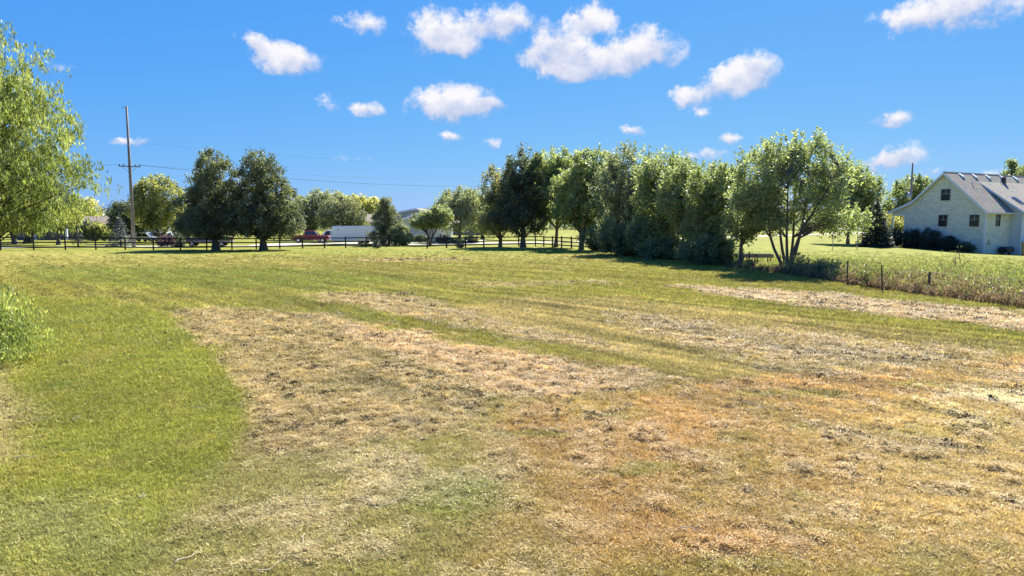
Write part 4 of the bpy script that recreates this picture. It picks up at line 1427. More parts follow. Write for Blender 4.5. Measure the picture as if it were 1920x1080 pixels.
    for yy, x in ((3.4, 1.35), (10.4, 1.1)):
        z = 9.17 - x * .94
        MB().tube([(x, yy, z - .1), (x, yy, z + .42)], .06, 8).build('vent_pipe', M['white_trim'], root)
    MB().box(.9, 10.9, 7.9, 1.3, 11.3, 8.8).build('chimney', M['black_plastic'], root)
    # small rear dormer showing over the left slope
    MB().prism([(-4.2, 5.2), (-2.0, 5.2), (-2.0, 8.0), (-4.2, 6.9)], 9, 13).build('rear_dormer', M['shingle_grey'], root)
    return root, ang, (cx, cy)


hroot, hang, hc = main_house()


def hloc(u, w):
    return (hc[0] + u * math.cos(hang) - w * math.sin(hang), hc[1] + u * math.sin(hang) + w * math.cos(hang))


sh = [(-5.3, -1.3, 1.05, 1.2, 'dark round yew bush nearest the porch along the white brick wall'), (-3.0, -1.3, 1.2, 1.3, 'second dark yew bush from the porch along the white brick wall'),
      (-.6, -1.4, 1.25, 1.38, 'dark yew bush below the lower left window of the brick wall'), (1.7, -1.2, .95, .9, 'dark yew bush before the basement window'),
      (3.5, -1.2, .8, .6, 'lowest green bush at the right end of the gable wall')]
for k, (u, w, r, h, lb) in enumerate(sh):
    xx, yy = hloc(u, w)
    tree('foundation_shrub', lb, xx, yy, [(0, 0, h * .85, r, r * .9, h)], 'spruce' if k < 4 else 'dark', 110 if k < 4 else 70, 90, .28, .16, .3, stems=3, spread=.35, trunk_r=.05, fork=.2, seed=200 + k, cat='shrub', group=SG, outward=1, limb_r=.01, tintb=-.05)

# black covered barrel by the side wall
bxx, byy = hloc(5.6, 3.7)
root = empty('covered_grill', (bxx, byy, TZ(bxx, byy)), hang, 'black covered grill or cart standing by the side wall of the white brick house', 'grill')
MB().prism([(-.45, .25), (.45, .25), (.5, .75), (.3, .95), (-.3, .95), (-.5, .75)], -.9, .9, [.12, .12, 0, .12, .12, 0]).build('cover', M['black_plastic'], root, bevel=.05)
for s in (-.65, .65):
    MB().tube([(-.1, s, .22), (.1, s, .22)], .22, 14).build('wheel', M['black_plastic'], root)


def ranch_house():
    y = 128.0
    x1 = PX(211, y)
    root = empty('brown_roofed_house', (x1 - 9, y, TZ(x1 - 9, y)), R(6), 'low ranch house with a brown shingle roof on the left beyond the road', 'house', 'houses across the road')
    MB().prism([(-9, -.3), (9, -.3), (9, 2.55), (-9, 2.55)], 0, 8).build('wall', M['tan_brick'], root)
    # gable roof, ridge along x
    def rp(y0, z0, y1, z1, xa, xb, t=.12):
        return MB().add([(xa, y0, z0), (xb, y0, z0), (xb, y1, z1), (xa, y1, z1), (xa, y0, z0 + t), (xb, y0, z0 + t), (xb, y1, z1 + t), (xa, y1, z1 + t)],
                        [(0, 3, 2, 1), (4, 5, 6, 7), (0, 1, 5, 4), (1, 2, 6, 5), (2, 3, 7, 6), (3, 0, 4, 7)]).build('roof', M['shingle_brown'], root)
    rp(-.7, 2.45, 4, 4.25, -9.6, 9.6)
    rp(4.003, 4.25, 8.7, 2.45, -9.6, 9.6)
    # hipped porch roof on the left front
    MB().add([(-4.5, -3.2, 2.5), (2.2, -3.2, 2.5), (2.9, .5, 2.95), (-.6, .8, 3.8), (-4.5, .8, 3.8)], [(0, 1, 3, 4), (1, 2, 3), (0, 4, 3, 2, 1)]).build('porch_roof', M['shingle_brown'], root)
    for xx in (-3.5, 1.9, 8.8):
        MB().box(xx - .15, -3.0 if xx < 5 else -.65, -.3, xx + .15, -2.7 if xx < 5 else -.4, 2.44).build('porch_post', M['white_trim'], root)
    MB().box(-9.6, -.76, 2.38, 9.6, -.703, 2.52).build('fascia', M['white_trim'], root)
    for xx in (-6, -1, 4.2, 6.9):
        window(root, xx, -.01, 1.35, 1.5, 1.2, mat_frame=M['white_trim'])
    MB().add([(8.99, 0, 2.56), (8.99, 8, 2.56), (8.99, 4, 4.2), (8.9, 0, 2.56), (8.9, 8, 2.56), (8.9, 4, 4.2)], [(0, 1, 2), (5, 4, 3), (0, 2, 5, 3), (1, 4, 5, 2), (0, 3, 4, 1)]).build('gable', M['siding_pale'], root)


ranch_house()


def split_house():
    y = 118.0
    xc = PX(775, y)
    root = empty('grey_green_house', (xc, y, TZ(xc, y)), R(-6), 'grey-green sided house with stepped gable roofs behind the white trailer', 'house', 'houses across the road')
    s = M['siding_green']
    # front garage gable
    MB().prism([(-4.6, -.3), (5.4, -.3), (5.4, 2.9), (.6, 4.55), (-4.6, 2.6)], 0, 8).build('garage_wall', s, root)
    def slab(x0, z0, x1, z1, ya, yb, nm='roof'):
        MB().prism([(x0, z0), (x1, z1), (x1, z1 + .13), (x0, z0 + .13)], ya, yb).build(nm, M['shingle_brown'], root)
        MB().prism([(x0, z0 - .2), (x1, z1 - .2), (x1, z1 + .15), (x0, z0 + .15)], ya - .05, ya - .003).build('rake_board', M['white_trim'], root)
    slab(-5.2, 2.42, .6, 4.62, -.5, 8.3)
    slab(.6, 4.62, 6.0, 2.75, -.5, 8.3)
    # taller rear block
    MB().prism([(-6.5, -.3), (1.8, -.3), (1.8, 4.3), (-1.4, 5.6), (-6.5, 4.7)], 8.31, 15).build('rear_wall', s, root)
    slab(-7.0, 4.65, -1.4, 5.66, 7.95, 15.3)
    slab(-1.4, 5.66, 2.4, 4.1, 7.95, 15.3)
    # left wing
    MB().prism([(-12, -.3), (-6.51, -.3), (-6.51, 3.2), (-12, 3.2)], 6, 14).build('left_wall', s, root)
    MB().add([(-12.5, 5.4, 3.1), (-6.0, 5.4, 3.1), (-6.0, 9.5, 4.6), (-12.5, 9.5, 4.6), (-12.5, 5.4, 3.25), (-6.0, 5.4, 3.25), (-6.0, 9.5, 4.75), (-12.5, 9.5, 4.75)],
             [(0, 3, 2, 1), (4, 5, 6, 7), (0, 1, 5, 4), (1, 2, 6, 5), (2, 3, 7, 6), (3, 0, 4, 7)]).build('roof', M['shingle_brown'], root)
    window(root, -9.2, 5.99, 2.0, 1.0, 1.5, mat_frame=M['white_trim'])
    window(root, -7.6, 5.99, 2.0, .7, 1.5, mat_frame=M['white_trim'])


split_house()
# small far buildings glimpsed between trunks
def far_shed(name, label, px, y, w, h, dpt, wall, roof, rz=0, cat='house'):
    x = PX(px, y)
    root = empty(name, (x, y, TZ(x, y)), rz, label, cat, 'houses across the road')
    MB().prism([(-w / 2, -.3), (w / 2, -.3), (w / 2, h * .68), (-w / 2, h * .68)], 0, dpt).build('wall', M[wall], root)
    MB().add([(-w / 2 - .4, -.4, h * .66), (w / 2 + .4, -.4, h * .66), (w / 2 + .4, dpt / 2, h), (-w / 2 - .4, dpt / 2, h), (-w / 2 - .4, dpt + .4, h * .66), (w / 2 + .4, dpt + .4, h * .66)],
             [(0, 1, 2, 3), (3, 2, 5, 4), (0, 3, 4), (1, 5, 2), (0, 4, 5, 1)]).build('roof', M[roof], root)
    for xx in (-w * .28, w * .22):
        window(root, xx, -.01, h * .36, 1.1, 1.1, mat_frame=M['white_trim'])


far_shed('far_house', 'small pale house glimpsed behind the trunks between the pole and the evergreens', 268, 150, 9, 4.6, 7, 'siding_pale', 'shingle_grey')
far_shed('far_house', 'low tan house seen through the trunks left of the tree row', 893, 170, 12, 4.0, 7, 'tan_brick', 'shingle_brown')
far_shed('far_house', 'long pale building glimpsed beneath the crowns of the tree row', 1225, 190, 16, 4.0, 8, 'siding_pale', 'shingle_grey', R(-10))

# long pale rail seen behind the right-hand trees
yy = 76
x0, x1 = PX(1556, yy), PX(1612, yy)
root = empty('pale_pipe_rail', (x0, yy, TZ(x0, yy)), 0, 'pale mint-white horizontal pipe rail behind the lower right branches of the big open tree', 'rail')
zr = PZ(430, yy) - TZ(x0, yy)
MB().tube([(0, 0, zr), (x1 - x0, 0, zr + .05)], .07, 8).build('rail', M['white_trim'], root)
for q in (.3, x1 - x0 - .3):
    MB().tube([(q, 0, -.2), (q, 0, zr)], .04, 6).build('post', M['metal'], root)

# ------------------------------------------------------------------ vehicles
M['rubber'] = pbr('tyre', (0.02, 0.02, 0.02), 0.85)
M['rim'] = pbr('rim', (0.45, 0.46, 0.47), 0.3, metal=.8)
M['red_paint'] = pbr('red_paint', (0.20, 0.018, 0.018), 0.3, coat=.6, var=.1)
M['white_paint'] = pbr('white_paint', (0.72, 0.74, 0.74), 0.3, coat=.5, var=.04)
M['grey_paint'] = pbr('charcoal_paint', (0.035, 0.045, 0.05), 0.3, coat=.6, var=.1)
M['tan_paint'] = pbr('tan_trim_paint', (0.20, 0.17, 0.13), 0.4, coat=.3)
M['lamp_red'] = pbr('tail_lamp', (0.35, 0.02, 0.02), 0.3)
M['lamp_white'] = pbr('head_lamp', (0.7, 0.7, 0.68), 0.2)
M['orange_lamp'] = pbr('amber_lamp', (0.6, 0.25, 0.05), 0.3)
M['blue_mark'] = pbr('blue_mark', (0.05, 0.09, 0.2), 0.5)
M['alu'] = pbr('trailer_skin', (0.80, 0.82, 0.74), 0.45, var=.05)


def wheel(root, x, y, r=.37, w=.24):
    s = 1 if y > 0 else -1
    t = MB().tube([(0, -w / 2, 0), (0, -w / 2 + .03, 0), (0, w / 2 - .03, 0), (0, w / 2, 0)], [r * .9, r, r, r * .9], 20).build('tyre', M['rubber'])
    wh = bpy.data.objects.new('wheel', None)
    COL.objects.link(wh)
    wh.parent = root
    wh.location = (x, y, r)
    t.parent = wh
    MB().tube([(0, s * (w / 2 - .05), 0), (0, s * (w / 2 + .006), 0)], r * .6, 14).build('rim', M['rim'], wh)


def pickup(label, x, y, yaw, paint, lower=None, group='vehicles parked across the road', topper=False):
    root = empty('pickup_truck', (x, y, TZ(x, y) + .05), yaw, label, 'pickup truck', group)
    W = .98
    low = [(-2.85, .52), (2.85, .52), (2.88, .95), (2.72, 1.12), (1.25, 1.20), (-2.80, 1.22), (-2.87, .9)]
    MB().prism(low, -W, W, [0, 0, .04, .06, .03, .02, .02]).build('body', paint, root, bevel=.05)
    if lower:
        MB().prism([(-2.86, .50), (2.86, .50), (2.87, .78), (-2.87, .78)], -W - .012, W + .012).build('lower_trim', lower, root)
    cabz = 1.88
    MB().prism([(-1.0, 1.18), (1.35, 1.18), (.72, cabz), (-.82, cabz)], -W + .06, W - .06, [0, 0, .14, .14]).build('cab', paint, root, bevel=.05)
    for s in (-1, 1):
        for (a, b, c, d) in (((-.72, 1.24), (.12, 1.24), (.12, 1.74), (-.62, 1.74)), ((.20, 1.24), (1.08, 1.24), (.62, 1.74), (.20, 1.74))):
            yb, yt = s * (W - .055), s * (W - .165)
            vs = [(a[0], yb, a[1]), (b[0], yb, b[1]), (c[0], yt, c[1]), (d[0], yt, d[1])]
            vs2 = [(v[0], v[1] + s * .012, v[2]) for v in vs]
            MB().add(vs + vs2, [(0, 1, 2, 3), (7, 6, 5, 4), (0, 4, 5, 1), (1, 5, 6, 2), (2, 6, 7, 3), (3, 7, 4, 0)]).build('side_window', M['dark_glass'], root)
    MB().prism([(1.335, 1.24), (1.35, 1.24), (.78, 1.82), (.765, 1.82)], -.72, .72).build('windshield', M['dark_glass'], root)
    MB().box(-1.02, -.68, 1.3, -.98, .68, 1.75).build('rear_window', M['dark_glass'], root)
    for s in (-1, 1):
        MB().box(2.84, s * .75 - .15, .80, 2.90, s * .75 + .15, .98).build('headlight', M['lamp_white'], root)
        MB().box(-2.89, s * .86 - .06, .78, -2.84, s * .86 + .06, 1.1).build('tail_light', M['lamp_red'], root)
    MB().box(2.80, -.9, .42, 2.98, .9, .62).build('bumper', M['rim'], root)
    MB().box(-3.0, -.9, .44, -2.86, .9, .62).build('bumper', M['rim'], root)
    if topper:
        MB().prism([(-2.75, 1.23), (-1.03, 1.23), (-1.03, 1.85), (-2.6, 1.85)], -W + .05, W - .05, [0, 0, .1, .1]).build('bed_cap', paint, root)
    for xx in (-1.75, 1.85):
        for s in (-1, 1):
            wheel(root, xx, s * (W - .1), .39)
    return root


def wagon(name, label, x, y, yaw, paint, h=1.78, L=4.9, cat='car', group='vehicles parked across the road'):
    root = empty(name, (x, y, TZ(x, y) + .05), yaw, label, cat, group)
    W = .93
    l = L / 2
    bl = h * .56
    MB().prism([(-l, .38), (l, .38), (l + .03, bl * .8), (l * .55, bl), (-l + .05, bl), (-l - .03, bl * .7)], -W, W, [0, 0, .06, .03, .03, .03]).build('body', paint, root, bevel=.05)
    xf, xr = l * .18, (-l * .86 if h > 1.6 else -l * .48)
    MB().prism([(xr - .08 * l, bl - .01), (l * .5, bl - .01), (xf, h), (xr, h)], -W + .05, W - .05, [0, 0, .14, .14]).build('cabin', paint, root, bevel=.04)
    n = 3 if h > 1.6 else 2
    xs = np.linspace(xr + .1, xf + .25, n + 1)
    for s in (-1, 1):
        for k in range(n):
            a, b = xs[k] + .05, xs[k + 1] - .05
            zb, zt = bl + .06, h - .12
            yb, yt = s * (W - .055), s * (W - .17)
            bt = b if k < n - 1 else b - .22
            bb = b if k < n - 1 else b + .22
            vs = [(a, yb, zb), (bb, yb, zb), (bt, yt, zt), (a, yt, zt)]
            vs2 = [(v[0], v[1] + s * .014, v[2]) for v in vs]
            MB().add(vs + vs2, [(0, 1, 2, 3), (7, 6, 5, 4), (0, 4, 5, 1), (1, 5, 6, 2), (2, 6, 7, 3), (3, 7, 4, 0)]).build('side_window', M['dark_glass'], root)
    MB().add([(l * .51, -.7, bl + .04), (l * .51, .7, bl + .04), (xf + .04, .62, h - .06), (xf + .04, -.62, h - .06), (l * .5 + .03, -.7, bl + .05), (l * .5 + .03, .7, bl + .05), (xf + .06, .62, h - .04), (xf + .06, -.62, h - .04)],
             [(0, 1, 2, 3), (7, 6, 5, 4), (0, 4, 5, 1), (1, 5, 6, 2), (2, 6, 7, 3), (3, 7, 4, 0)]).build('windshield', M['dark_glass'], root)
    for s in (-1, 1):
        MB().box(l, s * .68 - .14, bl * .6, l + .04, s * .68 + .14, bl * .75).build('headlight', M['lamp_white'], root)
        MB().box(-l - .04, s * .78 - .07, bl * .6, -l, s * .78 + .07, bl * .95).build('tail_light', M['lamp_red'], root)
    for xx in (-l * .62, l * .62):
        for s in (-1, 1):
            wheel(root, xx, s * (W - .1), .34, .21)
    return root


pk = pickup('dark two-tone pickup truck parked beyond the fence behind the left evergreen', PX(392, 88.5), 88.5, R(10) + math.pi, M['grey_paint'], M['tan_paint'])
MB().box(-2.90, -.95, .80, -2.86, -.75, .98).build('amber_lamp', M['orange_lamp'], pk)
pickup('dark red pickup truck parked left of the white wagon and trailer', PX(583, 106, -.3), 106, R(8), M['red_paint'])
wagon('white_wagon', 'white sport utility wagon parked between the red pickup and the trailer', PX(619, 109, -.3), 109, R(8) + math.pi, M['white_paint'], 1.95, 5.0)
cg = 'cars far behind the utility pole'
wagon('parked_car', 'white car parked far behind, just right of the utility pole', PX(273, 112), 112, R(5), M['white_paint'], 1.45, 4.5, group=cg)
wagon('parked_car', 'dark car parked far behind, right of the white car by the pole', PX(293, 114), 114, R(5), M['grey_paint'], 1.45, 4.5, group=cg)
wagon('parked_car', 'white car partly hidden by the wine-red shrub far behind', PX(320, 112), 112, R(3), M['white_paint'], 1.45, 4.5, group=cg)


def cargo_trailer():
    y = 103.0
    x = PX(667, y)
    root = empty('cargo_trailer', (x, y, TZ(x, y) + .04), R(3), 'long white enclosed cargo trailer parked beyond the fence', 'trailer')
    L = 3.35
    prof = [(-L + .08, .42), (L, .42), (L, 2.50), (L - .1, 2.60), (-L + .25, 2.60), (-L, 2.42), (-L, .55)]
    MB().prism(prof, -1.1, 1.1).build('body', M['alu'], root, bevel=.05)
    MB().prism([(-L + .03, 2.45), (L + .02, 2.45), (L + .02, 2.56), (L - .1, 2.64), (-L + .22, 2.64), (-L - .02, 2.5)], -1.115, 1.115, [0, 0, .01, .08, .08, .01]).build('roof_trim', M['white_paint'], root)
    MB().box(-L + .25, -1.108, .40, L - .2, -1.102, .52).build('lower_trim', M['rim'], root)
    for k in range(1, 6):
        xx = -L + .6 + k * 1.0
        MB().box(xx, -1.106, .55, xx + .03, -1.1015, 2.44).build('panel_seam', M['white_paint'], root)
    MB().tube([(-L + 1.0, -1.112, 2.1), (-L + 1.0, -1.1015, 2.1)], .1, 10).build('round_mark', M['blue_mark'], root)
    MB().prism([(.3, .38), (2.1, .38), (2.0, .82), (.4, .82)], -1.16, -1.105).build('fender', M['rim'], root)
    for xx in (.78, 1.62):
        for s in (-1, 1):
            wheel(root, xx, s * 1.02, .34, .2)
    MB().bar((-L + .1, -.4, .5), (-L - 1.1, 0, .5), .08, .1).bar((-L + .1, .4, .5), (-L - 1.1, 0, .5), .08, .1).build('tongue', M['rubber'], root)
    MB().tube([(-L - .8, 0, .05), (-L - .8, 0, .9)], .04, 8).build('jack', M['rim'], root)


cargo_trailer()


def flat_trailer():
    y = 100.0
    x = PX(722, y)
    root = empty('flatbed_trailer', (x, y, TZ(x, y) + .03), R(4), 'low dark flatbed utility trailer beneath the pointed evergreen', 'trailer')
    MB().box(-2.4, -.95, .5, 2.4, .95, .6).build('deck', M['grey_wood'], root)
    for zz in (.85, 1.1):
        MB().bar((-2.4, -.97, zz), (2.4, -.97, zz), .05, .05).build('rail', M['tpost'], root)
    for xx in (-2.35, -.8, .8, 2.35):
        MB().box(xx - .025, -.995, .6, xx + .025, -.945, 1.1).build('stake', M['tpost'], root)
    for s in (-1, 1):
        wheel(root, -.3, s * 1.1, .33, .2)
    MB().bar((2.4, 0, .5), (3.6, 0, .45), .08, .08).build('tongue', M['tpost'], root)


flat_trailer()


# ------------------------------------------------------------------ distant tree line
def distant_wood():
    rg = np.random.default_rng(77)
    n = 90000
    az = rg.uniform(-math.pi, math.pi, n)
    az = np.where(rg.random(n) < .75, rg.uniform(-.75, .75, n), az)
    d = rg.uniform(260, 420, n)
    top = 5.2 + 4.5 * fbm(az * 40, az * 0, 4, 5) + 2 * (fbm(az * 160, d * .02, 2, 6) - .5)
    z = rg.random(n) ** .8 * top
    P = np.stack([np.sin(az) * d, np.cos(az) * d, z - .3], 1)
    tint = .35 + .5 * (fbm(az * 60, d * .01, 3, 9) - .4) + rg.normal(size=n) * .12
    o = leaves_mesh('distant_wood', P, rg.normal(size=(n, 3)), 1.5, .7, tint, M['green_grey'], None, rg=rg)
    tag(o, 'hazy far-off line of woods along the horizon behind the houses', 'woods', kind='stuff')


distant_wood()


# ------------------------------------------------------------------ weeds along the wire fence
M['weed'] = leaf_mat('leaf_weed', [(0.022, 0.036, 0.005), (0.065, 0.086, 0.012), (0.16, 0.165, 0.035)], 0.36)
M['weed_brown'] = leaf_mat('leaf_dry_weed', [(0.03, 0.018, 0.008), (0.085, 0.055, 0.025), (0.20, 0.14, 0.06)], 0.25, tcol=(1.1, 1, .8))


def weed_bed():
    rg = np.random.default_rng(55)
    line = np.array([(11.6, 66), (13.0, 59), (14.2, 54), (15.2, 49), (15.8, 44.5), (16.5, 39.5), (16.9, 36), (17.0, 33), (17.6, 29.5), (18.2, 26.5), (18.7, 23.8), (19.5, 20.5)])
    back = np.array([.6, .8, .9, 1.3, 2.6, 3.6, 4.4, 6.0, 9.5, 13, 16, 18])
    seg = np.linspace(0, len(line) - 1.001, 4000)

    def sample(n, pw=1.0, maxback=1.0):
        s = rg.random(n) ** .8 * (len(line) - 1.001)
        i = s.astype(int)
        f = s - i
        p = line[i] * (1 - f)[:, None] + line[i + 1] * f[:, None]
        b = (back[i] * (1 - f) + back[i + 1] * f)
        t = rg.random(n) ** pw * maxback
        x = p[:, 0] + t * b
        y = p[:, 1] + t * b * .55
        edge = fbm(p[:, 0] * 3, p[:, 1] * 3, 3, 8)
        x += (edge - .5) * .7
        return x, y, t, b, s

    # plant clusters
    outs = {}
    for nm, nplant, pw, mb, mat, hh in (('weed', 13000, .75, 1.0, 'weed', 1.15), ('weed_brown', 5200, 1.5, .4, 'weed_brown', .95)):
        x, y, t, b, s = sample(nplant, pw, mb)
        z0 = terr(x, y)
        h = (.15 + 1.0 * fbm(x * 1.1, y * 1.1, 3, 12)) * (.5 + .85 * rg.random(nplant) ** 1.5) * hh
        h *= np.where(t > .7, .7, 1) * np.clip(.55 + t * 3, .55, 1)
        h *= np.where(s > 7, 1.12, 1.0) * np.where((s > 2) & (s < 4.6), .5, 1.0)
        m = 15
        ids = np.repeat(np.arange(nplant), m)
        n = len(ids)
        q = rg.random(n)
        leanx = rg.normal(size=nplant) * .25
        leany = rg.normal(size=nplant) * .25
        P = np.stack([x[ids] + leanx[ids] * q * h[ids] + rg.normal(size=n) * .07, y[ids] + leany[ids] * q * h[ids] + rg.normal(size=n) * .07, z0[ids] + q * h[ids]], 1)
        D = rg.normal(size=(n, 3)) * .5
        D[:, 2] += 1.0
        base = rg.normal(size=nplant) * .15 + .35 + .35 * fbm(x * .6, y * .6, 3, 77)
        tint = base[ids] + q * .2 + rg.normal(size=n) * .13
        o = leaves_mesh('weeds' if nm == 'weed' else 'dry_weeds', P, D, .15, .22, tint, M[mat], None, rg=rg)
        tag(o, 'tall green and straw-coloured weeds growing along the wire fence' if nm == 'weed' else 'brown dry weed stalks edging the mown field before the wire fence', 'weeds', kind='stuff')


weed_bed()

# a few stalky weeds that stand out
for k, (px, d, h) in enumerate(((1620, 32.5, 1.15), (1795, 36, 1.9), (1410, 43, 1.2), (1540, 38, 1.1), (1500, 41.5, 1.3))):
    x = PX(px, d)
    lab = ['weed clump right of the third wire fence post', 'bare-branched tall weed rising above the weed bed on the right', 'leafy tall weed under the small slim tree',
           'dark tall weed left of the third wire fence post', 'tall weed at the right foot of the big open tree'][k]
    tree('tall_weed', lab, x, d, [(0, 0, h * .6, .28, .28, h * .42)], 'weed', 16 if k != 1 else 26, 30 if k != 1 else 3, .12, .09, .4, stems=4, spread=.2, trunk_r=.014, fork=.1, seed=300 + k, cat='weed', limb_r=.008,
         group='stalky weeds standing above the weed bed')


# ------------------------------------------------------------------ grass and cut straw scattered over the field
def inst_mat(name, trans=.3, jitter=.35):
    m, nt, out = new_mat(name)
    at = nd(nt, 'ShaderNodeAttribute', attribute_type='INSTANCER', attribute_name='icol')
    tn = nd(nt, 'ShaderNodeAttribute', attribute_name='tint')
    v = ramp_n(nt, tn.outputs['Fac'], [(0, (1 - jitter,) * 3), (.5, (1, 1, 1)), (1, (1 + jitter * 1.1,) * 3)])
    c = mix_n(nt, 1.0, at.outputs['Color'], v, 'MULTIPLY')
    b = nd(nt, 'ShaderNodeBsdfPrincipled')
    b.inputs['Roughness'].default_value = .6
    b.inputs['Specular IOR Level'].default_value = .3
    lk(nt, c, b.inputs['Base Color'])
    t = nd(nt, 'ShaderNodeBsdfTranslucent')
    lk(nt, c, t.inputs[0])
    mx = nd(nt, 'ShaderNodeMixShader')
    mx.inputs[0].default_value = trans
    lk(nt, b.outputs[0], mx.inputs[1])
    lk(nt, t.outputs[0], mx.inputs[2])
    lk(nt, mx.outputs[0], out.inputs[0])
    return m


M['blade'] = inst_mat('grass_blades', .35)
M['straw'] = inst_mat('cut_straw', .25, .35)
M['shade_tuft'] = inst_mat('shade_tuft', 0.0, .5)  # dark tufts that carry the painted shade of the hay pits


def tuft_proto(k, kind):
    rg = np.random.default_rng(500 + k)
    if kind == 'shade_tuft':
        n = 34
        base = rg.normal(size=(n, 2)) * np.array([.026, .015])
        a = rg.random(n) * 2 * np.pi
        L = .014 + .026 * rg.random(n)
        lean = .2 + 1.1 * rg.random(n)
        w = .003 + .004 * rg.random(n)
    elif kind == 'grass':
        n = 26
        base = rg.normal(size=(n, 2)) * .04
        a = rg.random(n) * 2 * np.pi
        L = .035 + .05 * rg.random(n)
        lean = .35 + .75 * rg.random(n)
        w = .0045 + .003 * rg.random(n)
    else:
        n = 30
        base = rg.normal(size=(n, 2)) * .05
        a = rg.random(n) * 2 * np.pi
        L = .025 + .045 * rg.random(n)
        lean = 1.0 + .5 * rg.random(n)
        w = .003 + .003 * rg.random(n)
    V = np.zeros((n, 4, 3))
    dx, dy = np.cos(a), np.sin(a)
    bz = np.zeros(n) if kind != 'straw' else .004 + .018 * rg.random(n)
    B = np.stack([base[:, 0], base[:, 1], bz - .005], 1)
    side = np.stack([-dy, dx, np.zeros(n)], 1) * w[:, None]
    mid = B + np.stack([dx * L * np.sin(lean * .6) * .5, dy * L * np.sin(lean * .6) * .5, L * np.cos(lean * .6) * .5], 1)
    tip = B + np.stack([dx * L * np.sin(lean), dy * L * np.sin(lean), L * np.cos(lean)], 1)
    V[:, 0] = B - side
    V[:, 1] = B * .4 + mid * .6 + side
    V[:, 2] = tip
    V[:, 3] = B * .4 + mid * .6 - side
    me_o = np_mesh('tuft', V.reshape(-1, 3), np.arange(4 * n).reshape(n, 4), M[{'grass': 'blade', 'straw': 'straw', 'shade_tuft': 'shade_tuft'}[kind]], None, False,
                   [('tint', 'FLOAT', 'FACE', np.clip(.5 + rg.normal(size=n) * .25, 0, 1))])
    COL.objects.unlink(me_o)
    return me_o


def scatter(name, label, kind, x, y, z, col, scale):
    pc = bpy.data.collections.new(name + '_protos')
    for k in range(7):
        pc.objects.link(tuft_proto(k + {'grass': 0, 'straw': 50, 'shade_tuft': 90}[kind], kind))
    n = len(x)
    me = bpy.data.meshes.new(name)
    me.vertices.add(n)
    me.vertices.foreach_set('co', np.stack([x, y, z], 1).astype(np.float32).ravel())
    a = me.attributes.new('icol', 'FLOAT_COLOR', 'POINT')
    a.data.foreach_set('color', np.hstack([col, np.ones((n, 1))]).astype(np.float32).ravel())
    a = me.attributes.new('rot', 'FLOAT_VECTOR', 'POINT')
    rr = np.stack([rng.normal(size=n) * .15, rng.normal(size=n) * .15, rng.random(n) * 6.283], 1)
    a.data.foreach_set('vector', rr.astype(np.float32).ravel())
    a = me.attributes.new('scl', 'FLOAT', 'POINT')
    a.data.foreach_set('value', scale.astype(np.float32))
    o = bpy.data.objects.new(name, me)
    COL.objects.link(o)
    ng = bpy.data.node_groups.new(name + '_nodes', 'GeometryNodeTree')
    ng.interface.new_socket('Geometry', in_out='INPUT', socket_type='NodeSocketGeometry')
    ng.interface.new_socket('Geometry', in_out='OUTPUT', socket_type='NodeSocketGeometry')
    gi = ng.nodes.new('NodeGroupInput')
    go = ng.nodes.new('NodeGroupOutput')
    ip = ng.nodes.new('GeometryNodeInstanceOnPoints')
    ci = ng.nodes.new('GeometryNodeCollectionInfo')
    ci.inputs['Collection'].default_value = pc
    ci.inputs['Separate Children'].default_value = True
    ci.inputs['Reset Children'].default_value = True
    ip.inputs['Pick Instance'].default_value = True
    ra = ng.nodes.new('GeometryNodeInputNamedAttribute')
    ra.data_type = 'FLOAT_VECTOR'
    ra.inputs[0].default_value = 'rot'
    sa = ng.nodes.new('GeometryNodeInputNamedAttribute')
    sa.data_type = 'FLOAT'
    sa.inputs[0].default_value = 'scl'
    ng.links.new(gi.outputs[0], ip.inputs['Points'])
    ng.links.new(ci.outputs[0], ip.inputs['Instance'])
    ng.links.new(ra.outputs[0], ip.inputs['Rotation'])
    ng.links.new(sa.outputs[0], ip.inputs['Scale'])
    ng.links.new(ip.outputs[0], go.inputs[0])
    md = o.modifiers.new('scatter', 'NODES')
    md.node_group = ng
    tag(o, label, {'grass': 'grass', 'straw': 'straw', 'shade_tuft': 'soil crumbs'}[kind], kind='stuff')
    return o


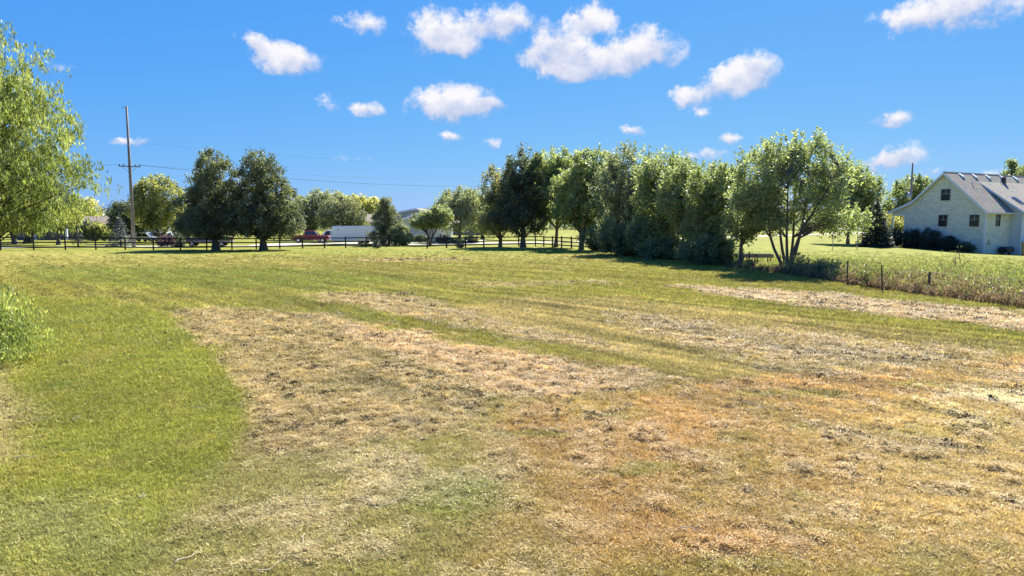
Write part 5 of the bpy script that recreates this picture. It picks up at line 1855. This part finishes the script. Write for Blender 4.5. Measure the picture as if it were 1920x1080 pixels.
def field_cover():
    rg = np.random.default_rng(90)

    def pts(n, dmin=4.6, dmax=60, pw=1.0):
        # even in screen terms: density falls with distance
        u = rg.random(n)
        d = 1 / (1 / dmin * (1 - u) + 1 / dmax * u) if pw == 1 else dmin * (dmax / dmin) ** u
        th = rg.uniform(-R(42), R(42), n)
        return d * np.sin(th), d * np.cos(th), d
    x, y, d = pts(330000, dmax=95, pw=0)
    keep = rg.random(len(d)) < 1 - sstep(22, 88, d)
    x, y, d = x[keep], y[keep], d[keep]
    col, lump, straw = ground_fields(x, y)
    z = ground_height(x, y, lump)
    dens = rg.random(len(x)) > straw * .6
    x, y, d, col, z = x[dens], y[dens], d[dens], col[dens], z[dens]
    c = col * (1.22 + .2 * rg.normal(size=(len(x), 1)).clip(-1.5, 1.5)) * np.array([1.0, 1.03, .95])
    scatter('grass', 'short mown grass, green on the left and burnt orange on the right', 'grass', x, y, z, np.clip(c, .01, .9), (.7 + .45 * rg.random(len(x))) * np.clip(d / 14, .7, 1.7))
    x, y, d = pts(300000, dmax=70, pw=0)
    col, lump, straw = ground_fields(x, y)
    k = rg.random(len(x)) < straw * .95 * (1 - sstep(25, 68, d)) + .01
    x, y, d, col, lump = x[k], y[k], d[k], col[k], lump[k]
    z = ground_height(x, y, lump)
    c = col * 1.0 + np.array([[.05, .037, .022]])
    c = c * (1 + .2 * rg.normal(size=(len(x), 1)).clip(-1.5, 1.6))
    scatter('cut_straw', 'mats of tan cut hay lying in swaths over the field', 'straw', x, y, z, np.clip(c, .02, .9), (.8 + .6 * rg.random(len(x))) * np.clip(d / 14, .75, 1.7))
    # dark brown tufts added; their colour stands for shade in the thatch holes
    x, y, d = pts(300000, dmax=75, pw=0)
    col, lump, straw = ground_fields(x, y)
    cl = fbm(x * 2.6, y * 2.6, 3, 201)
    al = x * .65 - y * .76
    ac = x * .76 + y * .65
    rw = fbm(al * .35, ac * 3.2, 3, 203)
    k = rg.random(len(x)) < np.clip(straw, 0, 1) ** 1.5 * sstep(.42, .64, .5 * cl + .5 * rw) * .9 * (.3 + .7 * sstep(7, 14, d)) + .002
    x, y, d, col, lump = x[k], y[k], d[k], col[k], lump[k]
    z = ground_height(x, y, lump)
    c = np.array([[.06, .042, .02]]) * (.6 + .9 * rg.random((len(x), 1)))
    scatter('hay_pit_shade', 'dark tufts coloured as the shaded pits in the raked hay', 'shade_tuft', x, y, z + .012, c, (.7 + 1.3 * rg.random(len(x)) ** 2) * np.clip(d / 14, .45, 2.0))


field_cover()

# ------------------------------------------------------------------ twigs lying on the lawn
M['twig'] = pbr('bleached_twig', (0.46, 0.38, 0.27), 0.8, var=.2, nscale=20)
TW = [(700, 955, .55, -35, 1, 'largest pale forked twig lying bottom left of centre'), (1010, 808, .42, 8, 0, 'long thin pale twig on the orange grass, left of the hooked twig'),
      (1055, 812, .40, -8, 1, 'pale hooked twig on the orange grass right of the long thin twig'), (374, 768, .22, 12, 0, 'bleached twig near the right edge of the green lawn'),
      (70, 792, .16, 3, 0, 'tiny pale twig near the left edge of the lawn'), (143, 790, .14, 60, 1, 'tiny forked twig right of the one by the left edge'),
      (50, 863, .28, 22, 0, 'slanting pale twig low at the left edge'), (350, 1052, .26, 70, 0, 'upright-looking pale straw at the bottom left'),
      (505, 1074, .22, 55, 0, 'pale twig cut by the bottom edge of the picture'), (568, 1020, .22, 95, 0, 'thin pale stick beside a dark green tuft'),
      (740, 950, .34, 38, 0, 'thin pale twig right of the largest forked twig'), (1317, 955, .20, 30, 0, 'short pale twig in the orange grass near the bottom'),
      (1295, 1000, .24, -10, 1, 'forked pale twig in the orange grass at the bottom'), (268, 940, .10, 80, 1, 'smallest white twig fork in the middle of the green lawn')]
for k, (px, py, L, ang, forkd, lb) in enumerate(TW):
    x, y = gp(px, py)
    _, lum, _ = ground_fields(np.array([x]), np.array([y]))
    z = float(ground_height(np.array([x]), np.array([y]), lum)[0]) + .035
    root = empty('twig', (x, y, z), R(ang), lb, 'twig', 'pale twigs scattered over the field')
    rr = random.Random(k)
    L = L * (y / 7.5) ** .3 * 1.1
    pts = [(-L / 2 + L * t / 6, math.sin(t * 1.1 + k) * L * .06, .012 + .012 * math.sin(t * .9 + k)) for t in range(7)]
    MB().tube(pts, [.0065, .006, .006, .005, .0045, .004, .0025], 6).build('stem', M['twig'], root, smooth=True)
    if forkd:
        p = pts[4]
        MB().tube([p, (p[0] + L * .08, p[1] + L * .14, .03), (p[0] + L * .2, p[1] + L * .3, .045)], [.0045, .004, .002], 6).build('side_shoot', M['twig'], root, smooth=True)
